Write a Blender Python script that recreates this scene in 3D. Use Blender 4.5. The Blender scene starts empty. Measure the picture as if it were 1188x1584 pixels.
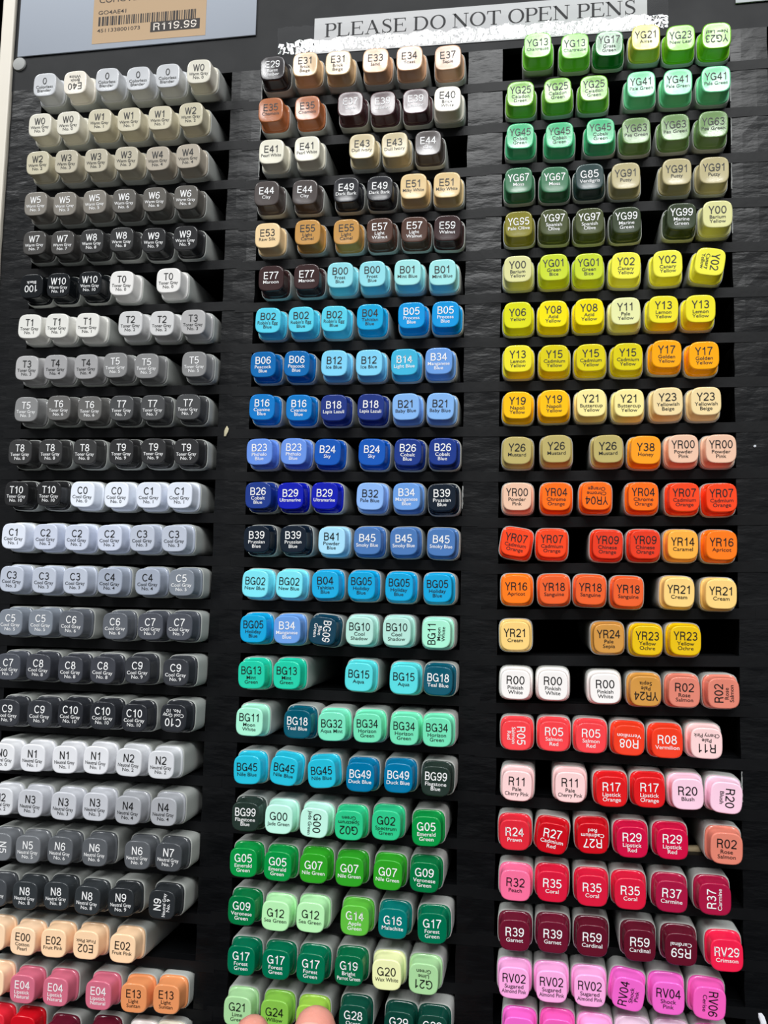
import bpy, bmesh, math, random
from mathutils import Matrix, Vector
random.seed(4)
SC = bpy.context.scene
COL = SC.collection
MM = 0.001
H0 = 1.5            # height of the rack's first ledge above the floor

def W(x, y, z):     # rack millimetres (right, up, towards the viewer) -> world metres
    return Vector((x * MM, -z * MM, y * MM + H0))

# ------------------------------------------------------------ camera
cam = bpy.data.cameras.new('camera')
cam.sensor_fit = 'VERTICAL'; cam.sensor_height = 36.0; cam.sensor_width = 27.0
cam.lens = 36.0 * 1360.02 / 1584
cam.clip_start = 0.01
cam_o = bpy.data.objects.new('camera', cam); COL.objects.link(cam_o)
CR = Matrix(((0.98462764, -0.00570507, 0.17457336), (0.02294392, 0.99503055, -0.09689053), (-0.17315306, 0.09940649, 0.97986548)))
PW = Matrix(((1, 0, 0), (0, 0, -1), (0, 1, 0)))
cam_o.matrix_world = Matrix.Translation(W(37.34, -235.9, 386.3)) @ (PW @ CR).to_4x4()
SC.camera = cam_o

# ------------------------------------------------------------ light and exposure
SC.view_settings.view_transform = 'Standard'; SC.view_settings.look = 'None'
SC.view_settings.gamma = 1.0; SC.view_settings.use_curve_mapping = False
SC.view_settings.exposure = -1.35
wd = bpy.data.worlds.new('world'); SC.world = wd; wd.use_nodes = True
bg = wd.node_tree.nodes['Background']; bg.inputs[0].default_value = (0.93, 0.96, 1, 1); bg.inputs[1].default_value = 0.92

def area(name, x, y, z, sx, sy, power, color=(0.99, 1, 1)):
    l = bpy.data.lights.new(name, 'AREA'); l.shape = 'RECTANGLE'; l.size = sx; l.size_y = sy
    l.energy = power; l.color = color
    o = bpy.data.objects.new(name, l); COL.objects.link(o); o.location = (x, y, z)   # shines straight down
    return o
CEIL = 3.2
for x in (-0.74, -0.4, -0.06, 0.28, 0.62):            # rows of shop tubes along the aisle in front of the rack
    area('ceiling_tube', x, -2.62, CEIL, 0.2, 1.0, 64)
for x in (-1.6, 1.4):
    area('ceiling_panel', x, -1.6, CEIL, 0.6, 1.2, 95)

# ------------------------------------------------------------ materials
MATS = {}
def lin(h):
    o = []
    for i in (0, 2, 4):
        c = int(h[i:i+2], 16) / 255
        o.append(c / 12.92 if c <= 0.04045 else ((c + 0.055) / 1.055) ** 2.4)
    return (*o, 1)
def mat(name, hexc, rough=0.5, spec=0.5, bump=0, bscale=300, stretch=None, sss=0, vary=0, metal=0, turn=0):
    if name in MATS: return MATS[name]
    m = bpy.data.materials.new(name); m.use_nodes = True; MATS[name] = m
    nt = m.node_tree; p = nt.nodes['Principled BSDF']
    p.inputs['Base Color'].default_value = lin(hexc); p.inputs['Roughness'].default_value = rough
    p.inputs['Specular IOR Level'].default_value = spec; p.inputs['Metallic'].default_value = metal
    if sss:
        p.inputs['Subsurface Weight'].default_value = sss; p.inputs['Subsurface Radius'].default_value = (0.004, 0.0015, 0.0008)
        p.inputs['Subsurface Scale'].default_value = 1.0
    if bump or vary:
        tc = nt.nodes.new('ShaderNodeTexCoord'); mp = nt.nodes.new('ShaderNodeMapping'); nz = nt.nodes.new('ShaderNodeTexNoise')
        nt.links.new(tc.outputs['Object'], mp.inputs[0]); nt.links.new(mp.outputs[0], nz.inputs['Vector'])
        if stretch: mp.inputs['Scale'].default_value = stretch
        mp.inputs['Rotation'].default_value = (0, turn, 0)
        nz.inputs['Scale'].default_value = bscale; nz.inputs['Detail'].default_value = 5
        if bump:
            b = nt.nodes.new('ShaderNodeBump'); b.inputs['Strength'].default_value = bump; b.inputs['Distance'].default_value = 0.001
            nt.links.new(nz.outputs['Fac'], b.inputs['Height']); nt.links.new(b.outputs[0], p.inputs['Normal'])
        if vary:
            r = nt.nodes.new('ShaderNodeMapRange'); r.inputs[3].default_value = max(0.05, rough - vary); r.inputs[4].default_value = rough + vary
            nt.links.new(nz.outputs['Fac'], r.inputs[0]); nt.links.new(r.outputs[0], p.inputs['Roughness'])
    return m
M_BLACK = mat('black foam board', '0B0D10', 0.5, 0.22, 0.12, 60, (1, 1, 1.2), vary=0.06)
M_TAPEB = mat('wrinkled black tape over foam board', '0A0B0D', 0.32, 0.27, 0.6, 90, (0.5, 1, 1.6), vary=0.1, turn=0.35)
M_SHELF = mat('black shelf board', '0A0B0D', 0.45, 0.2, 0.15, 120)
M_DARK = mat('dark slot lining', '0A0A0B', 0.8, 0.2)
M_TORN = mat('torn foam core', 'C9CBC9', 0.8, 0.2, 0.5, 500)
M_BARREL = mat('grey frosted plastic barrel', 'B2B5B1', 0.45, 0.4)
M_LIP = mat('pale barrel lip', 'B4B7B2', 0.4, 0.5)
M_BLACKINK = mat('black ink', '141414', 0.4, 0.4)
M_WHITEINK = mat('white ink', 'F2F2F2', 0.4, 0.4)

# ------------------------------------------------------------ mesh helpers
def link(name, me, m=None, parent=None):
    if m is not None:
        for k in (m if isinstance(m, (list, tuple)) else [m]): me.materials.append(k)
    o = bpy.data.objects.new(name, me); COL.objects.link(o)
    if parent is not None: o.parent = parent
    return o
def fin(bm, name, smooth=False):
    bmesh.ops.recalc_face_normals(bm, faces=bm.faces[:])
    me = bpy.data.meshes.new(name); bm.to_mesh(me); bm.free()
    if smooth:
        for p in me.polygons: p.use_smooth = True
        me.set_sharp_from_angle(angle=math.radians(40))
    return me
def tag(o, label, cat, group=None):
    o['label'] = label; o['category'] = cat
    if group: o['group'] = group
    return o
def empty(name, loc, label, cat, group=None):
    o = bpy.data.objects.new(name, None); COL.objects.link(o); o.location = loc; o.empty_display_size = 0.01
    return tag(o, label, cat, group)
def box(bm, x0, x1, y0, y1, z0, z1, dy=0.0, mi=0):
    """a box in rack millimetres; dy lifts its right end"""
    v = []
    for x, e in ((x0, 0), (x1, dy)):
        for y in (y0, y1):
            for z in (z0, z1): v.append(bm.verts.new(W(x, y + e, z)))
    for f in ((0, 1, 3, 2), (4, 6, 7, 5), (0, 4, 5, 1), (2, 3, 7, 6), (0, 2, 6, 4), (1, 5, 7, 3)):
        q = bm.faces.new([v[i] for i in f]); q.material_index = mi
def bevel(bm, w, seg=2):
    bmesh.ops.bevel(bm, geom=bm.edges[:], offset=w * MM, segments=seg, affect='EDGES', profile=0.5)
def poly(bm, pts, z, mi=0, fr=None):
    """flat polygon in rack millimetres; fr maps (u, v) to (x, y)"""
    q = bm.faces.new([bm.verts.new(W(*(fr(*p) if fr else p), z)) for p in pts]); q.material_index = mi
    return q

# ------------------------------------------------------------ the shop around the rack
def structure(name, me, m):
    o = link(name, me, m); o['kind'] = 'structure'; return o
bm = bmesh.new()
for v in ((-3, 0.24, 0), (3, 0.24, 0), (3, 0.24, CEIL + .1), (-3, 0.24, CEIL + .1)): bm.verts.new(v)
bm.faces.new(bm.verts[:]); bmesh.ops.solidify(bm, geom=bm.faces[:], thickness=-0.05)
structure('wall_back', fin(bm, 'wall_back'), mat('dark wall', '2A2B2E', 0.7, 0.3, 0.1, 40))
bm = bmesh.new()
for v in ((-5, .24, 0), (5, .24, 0), (5, -9, 0), (-5, -9, 0)): bm.verts.new(v)
bm.faces.new(bm.verts[:]); bmesh.ops.solidify(bm, geom=bm.faces[:], thickness=0.05)
structure('floor', fin(bm, 'floor'), mat('grey shop floor', '8E8E8B', 0.5, 0.3))
bm = bmesh.new(); box(bm, -237, -230, -620, 190, -150, 2); bevel(bm, 0.8)
structure('trim_1', fin(bm, 'trim_1'), mat('cream painted fixture edge', 'DDD6C8', 0.4, 0.4, 0.1, 60))

# ------------------------------------------------------------ the rack
BAYS = {'left': (-212.6, -111.6), 'mid': (-96.2, 3.4), 'right': (19.4, 118.6), 'far': (134.2, 233)}
SHELF = {
 'left': [(0.4, 0.4), (-20.0, -20.0), (-39.7, -39.7), (-60.0, -60.0), (-79.5, -79.5), (-100.0, -100.0), (-120.2, -120.2), (-140.2, -140.2), (-160.3, -160.3), (-180.8, -180.8), (-201.0, -201.0), (-220.9, -220.9), (-240.8, -240.8), (-260.5, -260.5), (-280.3, -280.3), (-300.3, -300.3), (-319.9, -319.9), (-339.9, -339.9), (-359.5, -359.5), (-379.7, -379.7), (-399.8, -399.8), (-420.1, -420.1), (-439.2, -439.2)],
 'mid': [(-0.6, -0.6), (-20.9, -20.9), (-40.9, -40.9), (-61.0, -61.0), (-80.8, -80.8), (-101.1, -101.1), (-120.9, -120.9), (-141.5, -141.5), (-161.6, -161.6), (-181.7, -181.7), (-201.6, -201.6), (-221.1, -221.1), (-240.7, -240.7), (-260.1, -260.1), (-279.6, -279.6), (-299.9, -299.9), (-319.6, -319.6), (-339.5, -339.5), (-358.5, -358.5), (-378.2, -378.2), (-398.2, -398.2), (-418.1, -418.1), (-438.2, -438.2)],
 'right': [(-0.6, 0.2), (-20.6, -21.2), (-40.5, -42.0), (-60.6, -62.3), (-80.4, -82.1), (-100.9, -102.2), (-121.4, -122.0), (-141.4, -141.4), (-161.7, -160.9), (-181.9, -180.5), (-202.2, -200.2), (-222.3, -219.8), (-242.1, -239.2), (-261.7, -258.7), (-281.9, -278.9), (-300.5, -300.2), (-320.4, -320.2), (-340.0, -339.3), (-359.2, -358.8), (-377.9, -378.4), (-396.3, -396.6), (-414.6, -413.8), (-441.4, -441.9)],
}
SHELF['far'] = [(a + (b - a) * 1.16, a + (b - a) * 2.1) for a, b in SHELF['right']]
TOP, BOT, BACK = 17.5, -470.0, -132.0
rack = empty('display_rack', W(0, BOT, 0), 'tall black foam-board rack of narrow shelves filled with square markers', 'rack')
RW = rack.location.copy()
def rpart(name, bm, m, label=None, smooth=False):
    me = fin(bm, name, smooth); me.transform(Matrix.Translation(-RW))
    o = link(name, me, m, rack)
    if label: o['label'] = label
    return o
bm = bmesh.new(); box(bm, -230, 250, TOP, 190, -5, 0); rpart('header_panel', bm, M_BLACK)
ST = [(-229.5, -212.6), (-111.6, -96.2), (3.4, 19.4), (118.6, 134.2), (233, 250)]
for a, b in ST:
    bm = bmesh.new()
    # the board face, a little uneven like hand-cut foam board under tape
    n = 70; yy = [BOT + (TOP - BOT) * i / n for i in range(n + 1)]
    rows_ = []
    for y in yy:
        ja, jb = random.uniform(-.25, .25), random.uniform(-.25, .25)
        rows_.append([bm.verts.new(W(x, y, z)) for x, z in ((a + ja, -5), (a + ja, 0), (a + (b - a) * .3, .15 + random.uniform(-.12, .12)), (a + (b - a) * .7, .15 + random.uniform(-.12, .12)), (b + jb, 0), (b + jb, -5))])
    for p, q in zip(rows_, rows_[1:]):
        for k in range(5): bm.faces.new((p[k], p[k+1], q[k+1], q[k]))
    rpart('stile', bm, M_TAPEB)
    bm = bmesh.new()
    for x in (a + 1.5, b - 4.5): box(bm, x, x + 3, BOT, TOP + 2, BACK, -5)
    rpart('divider', bm, M_DARK)
bm = bmesh.new(); box(bm, -230, 250, BOT, 60, BACK - 5, BACK); rpart('back_board', bm, M_DARK)
for bay, (a, b) in BAYS.items():
    for i, (ya, yb) in enumerate(SHELF[bay]):
        bm = bmesh.new()
        w = 9.0; s = (yb - ya) / (b - a)
        box(bm, a, b, ya - 2.3, ya + 2.3, BACK, -6, yb - ya)
        box(bm, a - w, b + w, ya - s * w - 2.2, ya - s * w + 2.2, -6, 0.32 + random.uniform(-.1, .1), (yb - ya) + 2 * s * w)
        rpart('shelf', bm, M_SHELF)
# white foam core showing along cut slot edges
for x, ya, yb in ((118.5, -36, -23), (118.4, -16, -4), (118.3, -56, -43), (118.3, -76, -64), (-96.3, -17, -4), (-96.3, -37, -26), (-96.3, 2, 15), (118.6, -315, -303), (3.5, -196, -186)):
    bm = bmesh.new()
    n = 9
    top = [bm.verts.new(W(x + random.uniform(-.1, .1), ya + (yb - ya) * k / n, 0.35)) for k in range(n + 1)]
    bot = [bm.verts.new(W(x + random.uniform(.25, .55), ya + (yb - ya) * k / n, 0.3)) for k in range(n + 1)]
    for k in range(n): bm.faces.new((top[k], top[k+1], bot[k+1], bot[k]))
    bmesh.ops.solidify(bm, geom=bm.faces[:], thickness=0.5 * MM)
    rpart('torn_edge', bm, M_TORN, 'white torn foam core edge')

# ------------------------------------------------------------ marker building blocks (local metres: x right, y away from viewer, z up; origin at the rear end)
LEN = 140.0
def ring(bm, h, z, n=40, e=4.2):
    v = []
    for k in range(n):
        t = 2 * math.pi * (k + .5) / n; c, s = math.cos(t), math.sin(t)
        r = (abs(c) ** e + abs(s) ** e) ** (-1 / e)
        v.append(bm.verts.new((h * r * c * MM, -z * MM, h * r * s * MM)))
    return v
def loft(bm, prof, mis=None, cap0=True, cap1=True):
    rs = [ring(bm, h, z, e=e) for h, z, e in prof]
    for i, (p, q) in enumerate(zip(rs, rs[1:])):
        for k in range(len(p)):
            f = bm.faces.new((p[k], p[(k+1) % len(p)], q[(k+1) % len(p)], q[k])); f.material_index = mis[i] if mis else 0
    if cap0: bm.faces.new(rs[0])
    if cap1: bm.faces.new(rs[-1])
TIP = 8.3                                       # how far the coloured end stands out of the barrel
B = LEN - TIP
bm = bmesh.new()
loft(bm, [(5.2, 0, 4.2), (6.2, .6, 4.2), (7.0, 6, 4.6), (7.15, 8, 4.6), (7.15, B - 70, 4.6), (7.02, B - 69.6, 4.6), (7.02, B - 69, 4.6), (7.2, B - 68.6, 4.6), (7.2, B - .7, 4.6), (7.12, B - .2, 4.6), (7.0, B, 4.5), (6.84, B, 4.4), (6.75, B - .8, 4.4)], [0] * 9 + [1, 1, 1])
ME_BARREL = fin(bm, 'barrel', True); ME_BARREL.materials.append(M_BARREL); ME_BARREL.materials.append(M_LIP)

TEXTS = {}
def text_mesh(s, bold=0.004):
    if s in TEXTS: return TEXTS[s]
    cu = bpy.data.curves.new('lettering', 'FONT'); cu.body = s; cu.align_x = 'CENTER'; cu.resolution_u = 3; cu.offset = bold; cu.size = 1.0
    o = bpy.data.objects.new('lettering', cu); COL.objects.link(o)
    me = bpy.data.meshes.new_from_object(o.evaluated_get(bpy.context.evaluated_depsgraph_get()))
    bpy.data.objects.remove(o)
    xs = [v.co.x for v in me.vertices]
    TEXTS[s] = ([(v.co.x, v.co.y) for v in me.vertices], [tuple(p.vertices) for p in me.polygons], (min(xs), max(xs)))
    bpy.data.meshes.remove(me)
    return TEXTS[s]
CAPH = 0.70
def put_text(bm, s, place, cap, wmax, mi, align='c', wmin=0, kw=1.0):
    """place(u, v) -> a point; u, v in millimetres round the text's anchor on the baseline"""
    vs, fs, (x0, x1) = text_mesh(s)
    k = cap / CAPH; kx = min(k * kw, wmax / (x1 - x0))
    if wmin: kx = max(kx, wmin / (x1 - x0))
    off = -(x0 + x1) / 2 if align == 'c' else -x0
    vv = [bm.verts.new(place((x + off) * kx, y * k)) for x, y in vs]
    for f in fs:
        try: q = bm.faces.new([vv[i] for i in f]); q.material_index = mi
        except ValueError: pass

def stroke(pts, ws):
    """a thick line through pts with a width at every point"""
    o = []
    L, R_ = [], []
    for i, (p, w_) in enumerate(zip(pts, ws)):
        a = pts[max(0, i - 1)]; b = pts[min(len(pts) - 1, i + 1)]
        d = math.hypot(b[0] - a[0], b[1] - a[1]) or 1; nx, ny = -(b[1] - a[1]) / d, (b[0] - a[0]) / d
        L.append((p[0] + nx * w_ / 2, p[1] + ny * w_ / 2)); R_.append((p[0] - nx * w_ / 2, p[1] - ny * w_ / 2))
    for i in range(len(pts) - 1): o.append([L[i], L[i+1], R_[i+1], R_[i]])
    return o
def ell(cx, cy, rx, ry, a0, a1, n=18): return [(cx + rx * math.cos(math.radians(a0 + (a1 - a0) * k / n)), cy + ry * math.sin(math.radians(a0 + (a1 - a0) * k / n))) for k in range(n + 1)]
SANS = {                # plain sans capitals and digits: strokes on a unit cap height, then the advance
    '0': ([ell(.36, .5, .25, .44, 90, 450, 28)], .73), '1': ([[(.4, 0), (.4, 1)], [(.14, .74), (.27, .77), (.36, .86), (.39, .97)]], .66),
    '2': ([ell(.35, .69, .25, .25, 165, -25, 14) + [(.42, .38), (.14, .12), (.09, .06)], [(.07, .06), (.64, .06)]], .71),
    '3': ([ell(.34, .73, .22, .21, 155, -90, 14), ell(.34, .29, .25, .235, 90, -155, 14), [(.27, .52), (.36, .52)]], .71),
    '4': ([[(.48, 0), (.48, .97)], [(.49, .96), (.07, .3)], [(.05, .29), (.67, .29)]], .73),
    '5': ([[(.6, .94), (.18, .94)], [(.19, .97), (.12, .47)], ell(.34, .33, .26, .27, 140, -150, 16)], .71),
    '6': ([ell(.36, .31, .25, .255, 0, 360, 24), [(.6, .76), (.52, .9), (.38, .94), (.22, .84), (.13, .62), (.11, .4), (.12, .3)]], .73),
    '7': ([[(.06, .94), (.64, .94)], [(.62, .93), (.42, .62), (.3, .3), (.25, 0)]], .7), '8': ([ell(.36, .73, .2, .21, 0, 360, 22), ell(.36, .27, .25, .23, 0, 360, 22)], .73),
    'B': ([[(.13, 0), (.13, 1)], [(.13, .94), (.42, .94)] + ell(.42, .735, .2, .205, 90, -90, 10) + [(.13, .53)], [(.42, .53)] + ell(.44, .295, .22, .235, 90, -90, 10) + [(.13, .06)]], .78),
    'C': ([ell(.44, .5, .34, .44, 40, 320, 26)], .85), 'E': ([[(.13, 0), (.13, 1)], [(.1, .94), (.66, .94)], [(.1, .52), (.62, .52)], [(.1, .06), (.68, .06)]], .76),
    'G': ([ell(.44, .5, .34, .44, 40, 340, 28), [(.48, .46), (.8, .46)], [(.76, .5), (.76, .02)]], .9), 'N': ([[(.13, 0), (.13, 1)], [(.68, 0), (.68, 1)], [(.14, .97), (.67, .03)]], .84),
    'R': ([[(.13, 0), (.13, 1)], [(.13, .94), (.44, .94)] + ell(.44, .715, .22, .225, 90, -90, 10) + [(.13, .49)], [(.44, .49), (.57, .43), (.62, .3), (.63, .12), (.68, 0)]], .82),
    'T': ([[(.36, 0), (.36, 1)], [(.04, .94), (.68, .94)]], .72), 'V': ([[(.06, 1), (.36, .02)], [(.66, 1), (.36, .02)]], .74),
    'W': ([[(.05, 1), (.27, .02)], [(.27, .02), (.48, .98)], [(.48, .98), (.69, .02)], [(.69, .02), (.91, 1)]], .98), 'Y': ([[(.06, 1), (.36, .45)], [(.66, 1), (.36, .45)], [(.36, .47), (.36, 0)]], .74)}
SANS['.'] = ([[(.16, 0), (.16, .13)]], .34)
SANS['9'] = ([[(.72 - x, 1 - y) for x, y in q] for q in SANS['6'][0]], .73)
def put_code(bm, s, place, cap, wmax, mi, tk=.122):
    w = sum(SANS[c][1] for c in s) * cap; k = min(1, wmax / w); u = -w * k / 2
    for c in s:
        for q in SANS[c][0]:
            for r in stroke(q, [tk] * len(q)):
                f = bm.faces.new([bm.verts.new(place(u + a * cap * k, b * cap)) for a, b in r]); f.material_index = mi
        u += SANS[c][1] * cap * k
CODES = {}
for ln in '''0 C9CBCE k Colorless|Blender
E40 EDE6D8 k Brick|White
W0 DEDACB k Warm Gray|No.0
W1 CFC8B0 k Warm Gray|No.1
W2 C9C2A9 k Warm Gray|No.2
W3 BFB8A4 k Warm Gray|No.3
W4 B3AA9B k Warm Gray|No.4
W5 87827A w Warm Gray|No.5
W6 65625D w Warm Gray|No.6
W7 4C4A48 w Warm Gray|No.7
W8 3A3A3A w Warm Gray|No.8
W9 2E2E2F w Warm Gray|No.9
100 0F1215 w Black
W10 15181B w Warm Gray|No.10
T0 E8E6E3 k Toner Gray|No.0
T1 E2E1DB k Toner Gray|No.1
T2 CFCFCF k Toner Gray|No.2
T3 B3B2B2 k Toner Gray|No.3
T4 A3A2A3 k Toner Gray|No.4
T5 878787 w Toner Gray|No.5
T6 666563 w Toner Gray|No.6
T7 4A4B4C w Toner Gray|No.7
T8 383838 w Toner Gray|No.8
T9 2F2F30 w Toner Gray|No.9
T10 232324 w Toner Gray|No.10
C0 E8EEF8 k Cool Gray|No.0
C1 E0E6F2 k Cool Gray|No.1
C2 CBD2E3 k Cool Gray|No.2
C3 BBC2D0 k Cool Gray|No.3
C4 A1A9B8 k Cool Gray|No.4
C5 7E858F w Cool Gray|No.5
C6 5E6269 w Cool Gray|No.6
C7 4C4F57 w Cool Gray|No.7
C8 3E4047 w Cool Gray|No.8
C9 36383D w Cool Gray|No.9
C10 2A2C31 w Cool Gray|No.10
N0 E6E7EA k Neutral Gray|No.0
N1 E3E4E8 k Neutral Gray|No.1
N2 D5D7DB k Neutral Gray|No.2
N3 C3C5CB k Neutral Gray|No.3
N4 A7A9AE k Neutral Gray|No.4
N5 717478 w Neutral Gray|No.5
N6 5B5E62 w Neutral Gray|No.6
N7 484B4F w Neutral Gray|No.7
N8 34383B w Neutral Gray|No.8
N9 2B2E31 w Neutral Gray|No.9
E00 FDD8B3 k Cotton|Pearl
E02 FDD5AC k Fruit Pink
E04 CF6B82 w Lipstick|Natural
E13 E5935F k Light|Suntan
E29 2E2A2C w Burnt|Umber
E30 D9B98F k Brick|Beige
E31 D8BA8E k Brick|Beige
E33 DBB08A k Sand
E34 DCB08C k Toast
E37 C79C7C k Sepia
E35 B06A42 k Chamois
E37B 4E3438 w Sepia
E39 4A3136 w Leather
E41 E9E5D3 k Pearl White
E43 CFC09A k Dull Ivory
E44 514A48 w Clay
E49 25262B w Dark Bark
E51 E3C691 k Milky White
E53 EFD1A0 k Raw Silk
E55 C4924F k Light|Camel
E57 53392F w Light|Walnut
E59 3A2626 w Walnut
E77 3A2626 w Maroon
B00 93DCE6 k Frost|Blue
B01 A2E3E3 k Mint Blue
B02 59CFE8 k Robin's Egg|Blue
B04 16A8DC k Tahitian|Blue
B05 0A97DD w Process|Blue
B06 0668AE w Peacock|Blue
B12 7FD1F3 k Ice Blue
B14 3FB4DA w Light Blue
B34 6A9CDF w Manganese|Blue
B16 0877C5 w Cyanine|Blue
B18 1F3580 w Lapis Lazuli
B21 84B4EC k Baby Blue
B23 6791E2 w Phthalo|Blue
B24 0F55B4 w Sky
B26 1A3787 w Cobalt|Blue
B29 0617AE w Ultramarine
B32 8DB6F0 k Pale Blue
B39 0C1A29 w Prussian|Blue
B41 A6DCF5 k Powder|Blue
B45 4A77B4 w Smoky Blue
BG02 7CE3F2 k New Blue
BG05 0AA3D8 k Holiday|Blue
BG09 0C3B50 w Blue|Green
BG10 B4E3D6 k Cool|Shadow
BG11 A9F0D2 k Moon|White
BG13 1FCBA6 k Mint|Green
BG15 58D9DE k Aqua
BG18 045468 w Teal Blue
BG32 7BE3BE k Aqua Mint
BG34 72E0B4 k Horizon|Green
BG45 26BBD7 k Nile Blue
BG49 0373A1 w Duck Blue
BG99 27352F w Flagstone|Blue
G00 BFF3E0 k Jade Green
G02 2EC588 k Spectrum|Green
G05 0B9142 w Emerald|Green
G07 2F9F26 w Nile Green
G09 05713D w Veronese|Green
G12 B5EFB2 k Sea Green
G14 5DBB3F w Apple|Green
G16 04756F w Malachite
G17 016B4A w Forest|Green
G19 04653F w Bright|Parrot Green
G20 EDF2B5 k Wax White
G21 A6D59B k Lime|Green
G24 84BF4A k Willow
G25 9CCB4A k Willow
G28 0D4A3A w Ocean|Green
G29 0C4035 w Pine Tree|Green
YG13 79CE42 k Chartreuse
YG17 1F7A32 k Grass|Green
YG21 D4CF4C k Anise
YG23 7CC81F k New Leaf
YG25 79B93A k Celadon|Green
YG41 7BDCA4 k Pale Green
YG45 4FC186 k Cobalt|Green
YG63 72955A k Pea Green
YG67 3C7753 w Moss
G85 2F4544 w Verdigris
YG91 BDB287 k Putty
YG95 87812E w Pale Olive
YG97 4B5331 w Spanish|Olive
YG99 3A4530 w Marine|Green
Y00 DEDC9C k Barium|Yellow
YG01 CBDC35 k Green|Bice
Y02 F3EE4A k Canary|Yellow
Y06 DFDF15 k Yellow
Y08 F8E504 k Acid|Yellow
Y11 E9EBA8 k Pale|Yellow
Y13 F0E32D k Lemon|Yellow
Y15 DFCF12 k Cadmium|Yellow
Y17 FFAA05 k Golden|Yellow
Y19 FFC20A k Napoli|Yellow
Y21 FBEB9C k Buttercup|Yellow
Y23 F2D9A2 k Yellowish|Beige
Y26 BCAC6A k Mustard
Y38 FF9F1E k Honey
YR00 EFC3A7 k Powder|Pink
YR04 FF6F12 k Chrome|Orange
YR07 F8461B k Cadmium|Orange
YR09 E93A1C k Chinese|Orange
YR14 FDB143 k Caramel
YR16 FE7A14 k Apricot
YR18 EE602A k Sanguine
YR21 FBD27E k Cream
YR24 D19443 k Pale|Sepia
YR23 E8BE04 k Yellow|Ochre
R00 F8F3F0 k Pinkish|White
R02 E0836F k Rose|Salmon
R05 F8444A w Salmon|Red
R08 F23E22 w Vermilion
R11 FCD3D2 k Pale|Cherry Pink
R17 DF1E22 w Lipstick|Orange
R20 FBCEE2 k Blush
R24 DF2A3A w Prawn
R27 C9101E w Cadmium|Red
R29 CE1242 w Lipstick|Red
R32 F8709B k Peach
R35 D71C3C w Coral
R37 A61840 w Carmine
R39 6A162D w Garnet
R59 5F1427 w Cardinal
RV00 E8D3E2 k x
RV29 F0224A w Crimson
RV02 FCABE2 k Sugared|Almond Pink
RV04 F166CA k Shock|Pink
RV06 F35FBB k Cerise'''.split('\n'):
    c, h, t, nm = ln.split(' ', 3); CODES[c] = (h, t, nm)
SHOW = {'G25': 'G24', 'E37B': 'E37', 'E30': 'E31'}
CAPS = {}
def cap_mesh(code, printed):
    if (code, printed) in CAPS: return CAPS[code, printed]
    h, ink, nm = CODES[code]
    bm = bmesh.new()
    loft(bm, [(6.85, B - 1.2, 4.4), (6.85, B + .35, 4.4), (6.7, B + .75, 4.4), (6.3, B + .95, 4.2), (6.08, B + 1.4, 3.9), (6.03, LEN - .7, 3.8), (5.97, LEN - .3, 3.8), (5.8, LEN - .06, 3.75), (5.65, LEN, 3.7), (5.45, LEN, 3.7), (4.4, LEN - .05, 3.5), (2.9, LEN - .1, 3), (1.4, LEN - .13, 2.4), (.3, LEN - .14, 2)], cap1=True)
    bmesh.ops.recalc_face_normals(bm, faces=bm.faces[:])
    if printed:
        L = nm.replace('No.', 'No. ').split('|')
        def at(y0): return lambda u, v: (u * MM, -(LEN + .03) * MM, (v + y0) * MM)
        c = SHOW.get(code, code)
        if len(L) == 2:
            put_code(bm, c, at(0.2), 3.4, 9.4, 1)
            put_text(bm, L[0], at(-1.85), 1.5, 9.6, 1, kw=1.1); put_text(bm, L[1], at(-3.75), 1.5, 9.6, 1, kw=1.1)
        else:
            put_code(bm, c, at(-0.4), 3.4, 9.4, 1); put_text(bm, L[0], at(-2.5), 1.5, 9.6, 1, kw=1.1)
    me = bpy.data.meshes.new('end_cap'); bm.to_mesh(me); bm.free()
    for p in me.polygons: p.use_smooth = p.material_index == 0
    me.set_sharp_from_angle(angle=math.radians(40))
    me.materials.append(mat('glossy plastic ' + code, h, 0.14, 0.42, 0.03, 150))
    me.materials.append(M_WHITEINK if ink == 'w' else M_BLACKINK)
    CAPS[code, printed] = me
    return me

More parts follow.
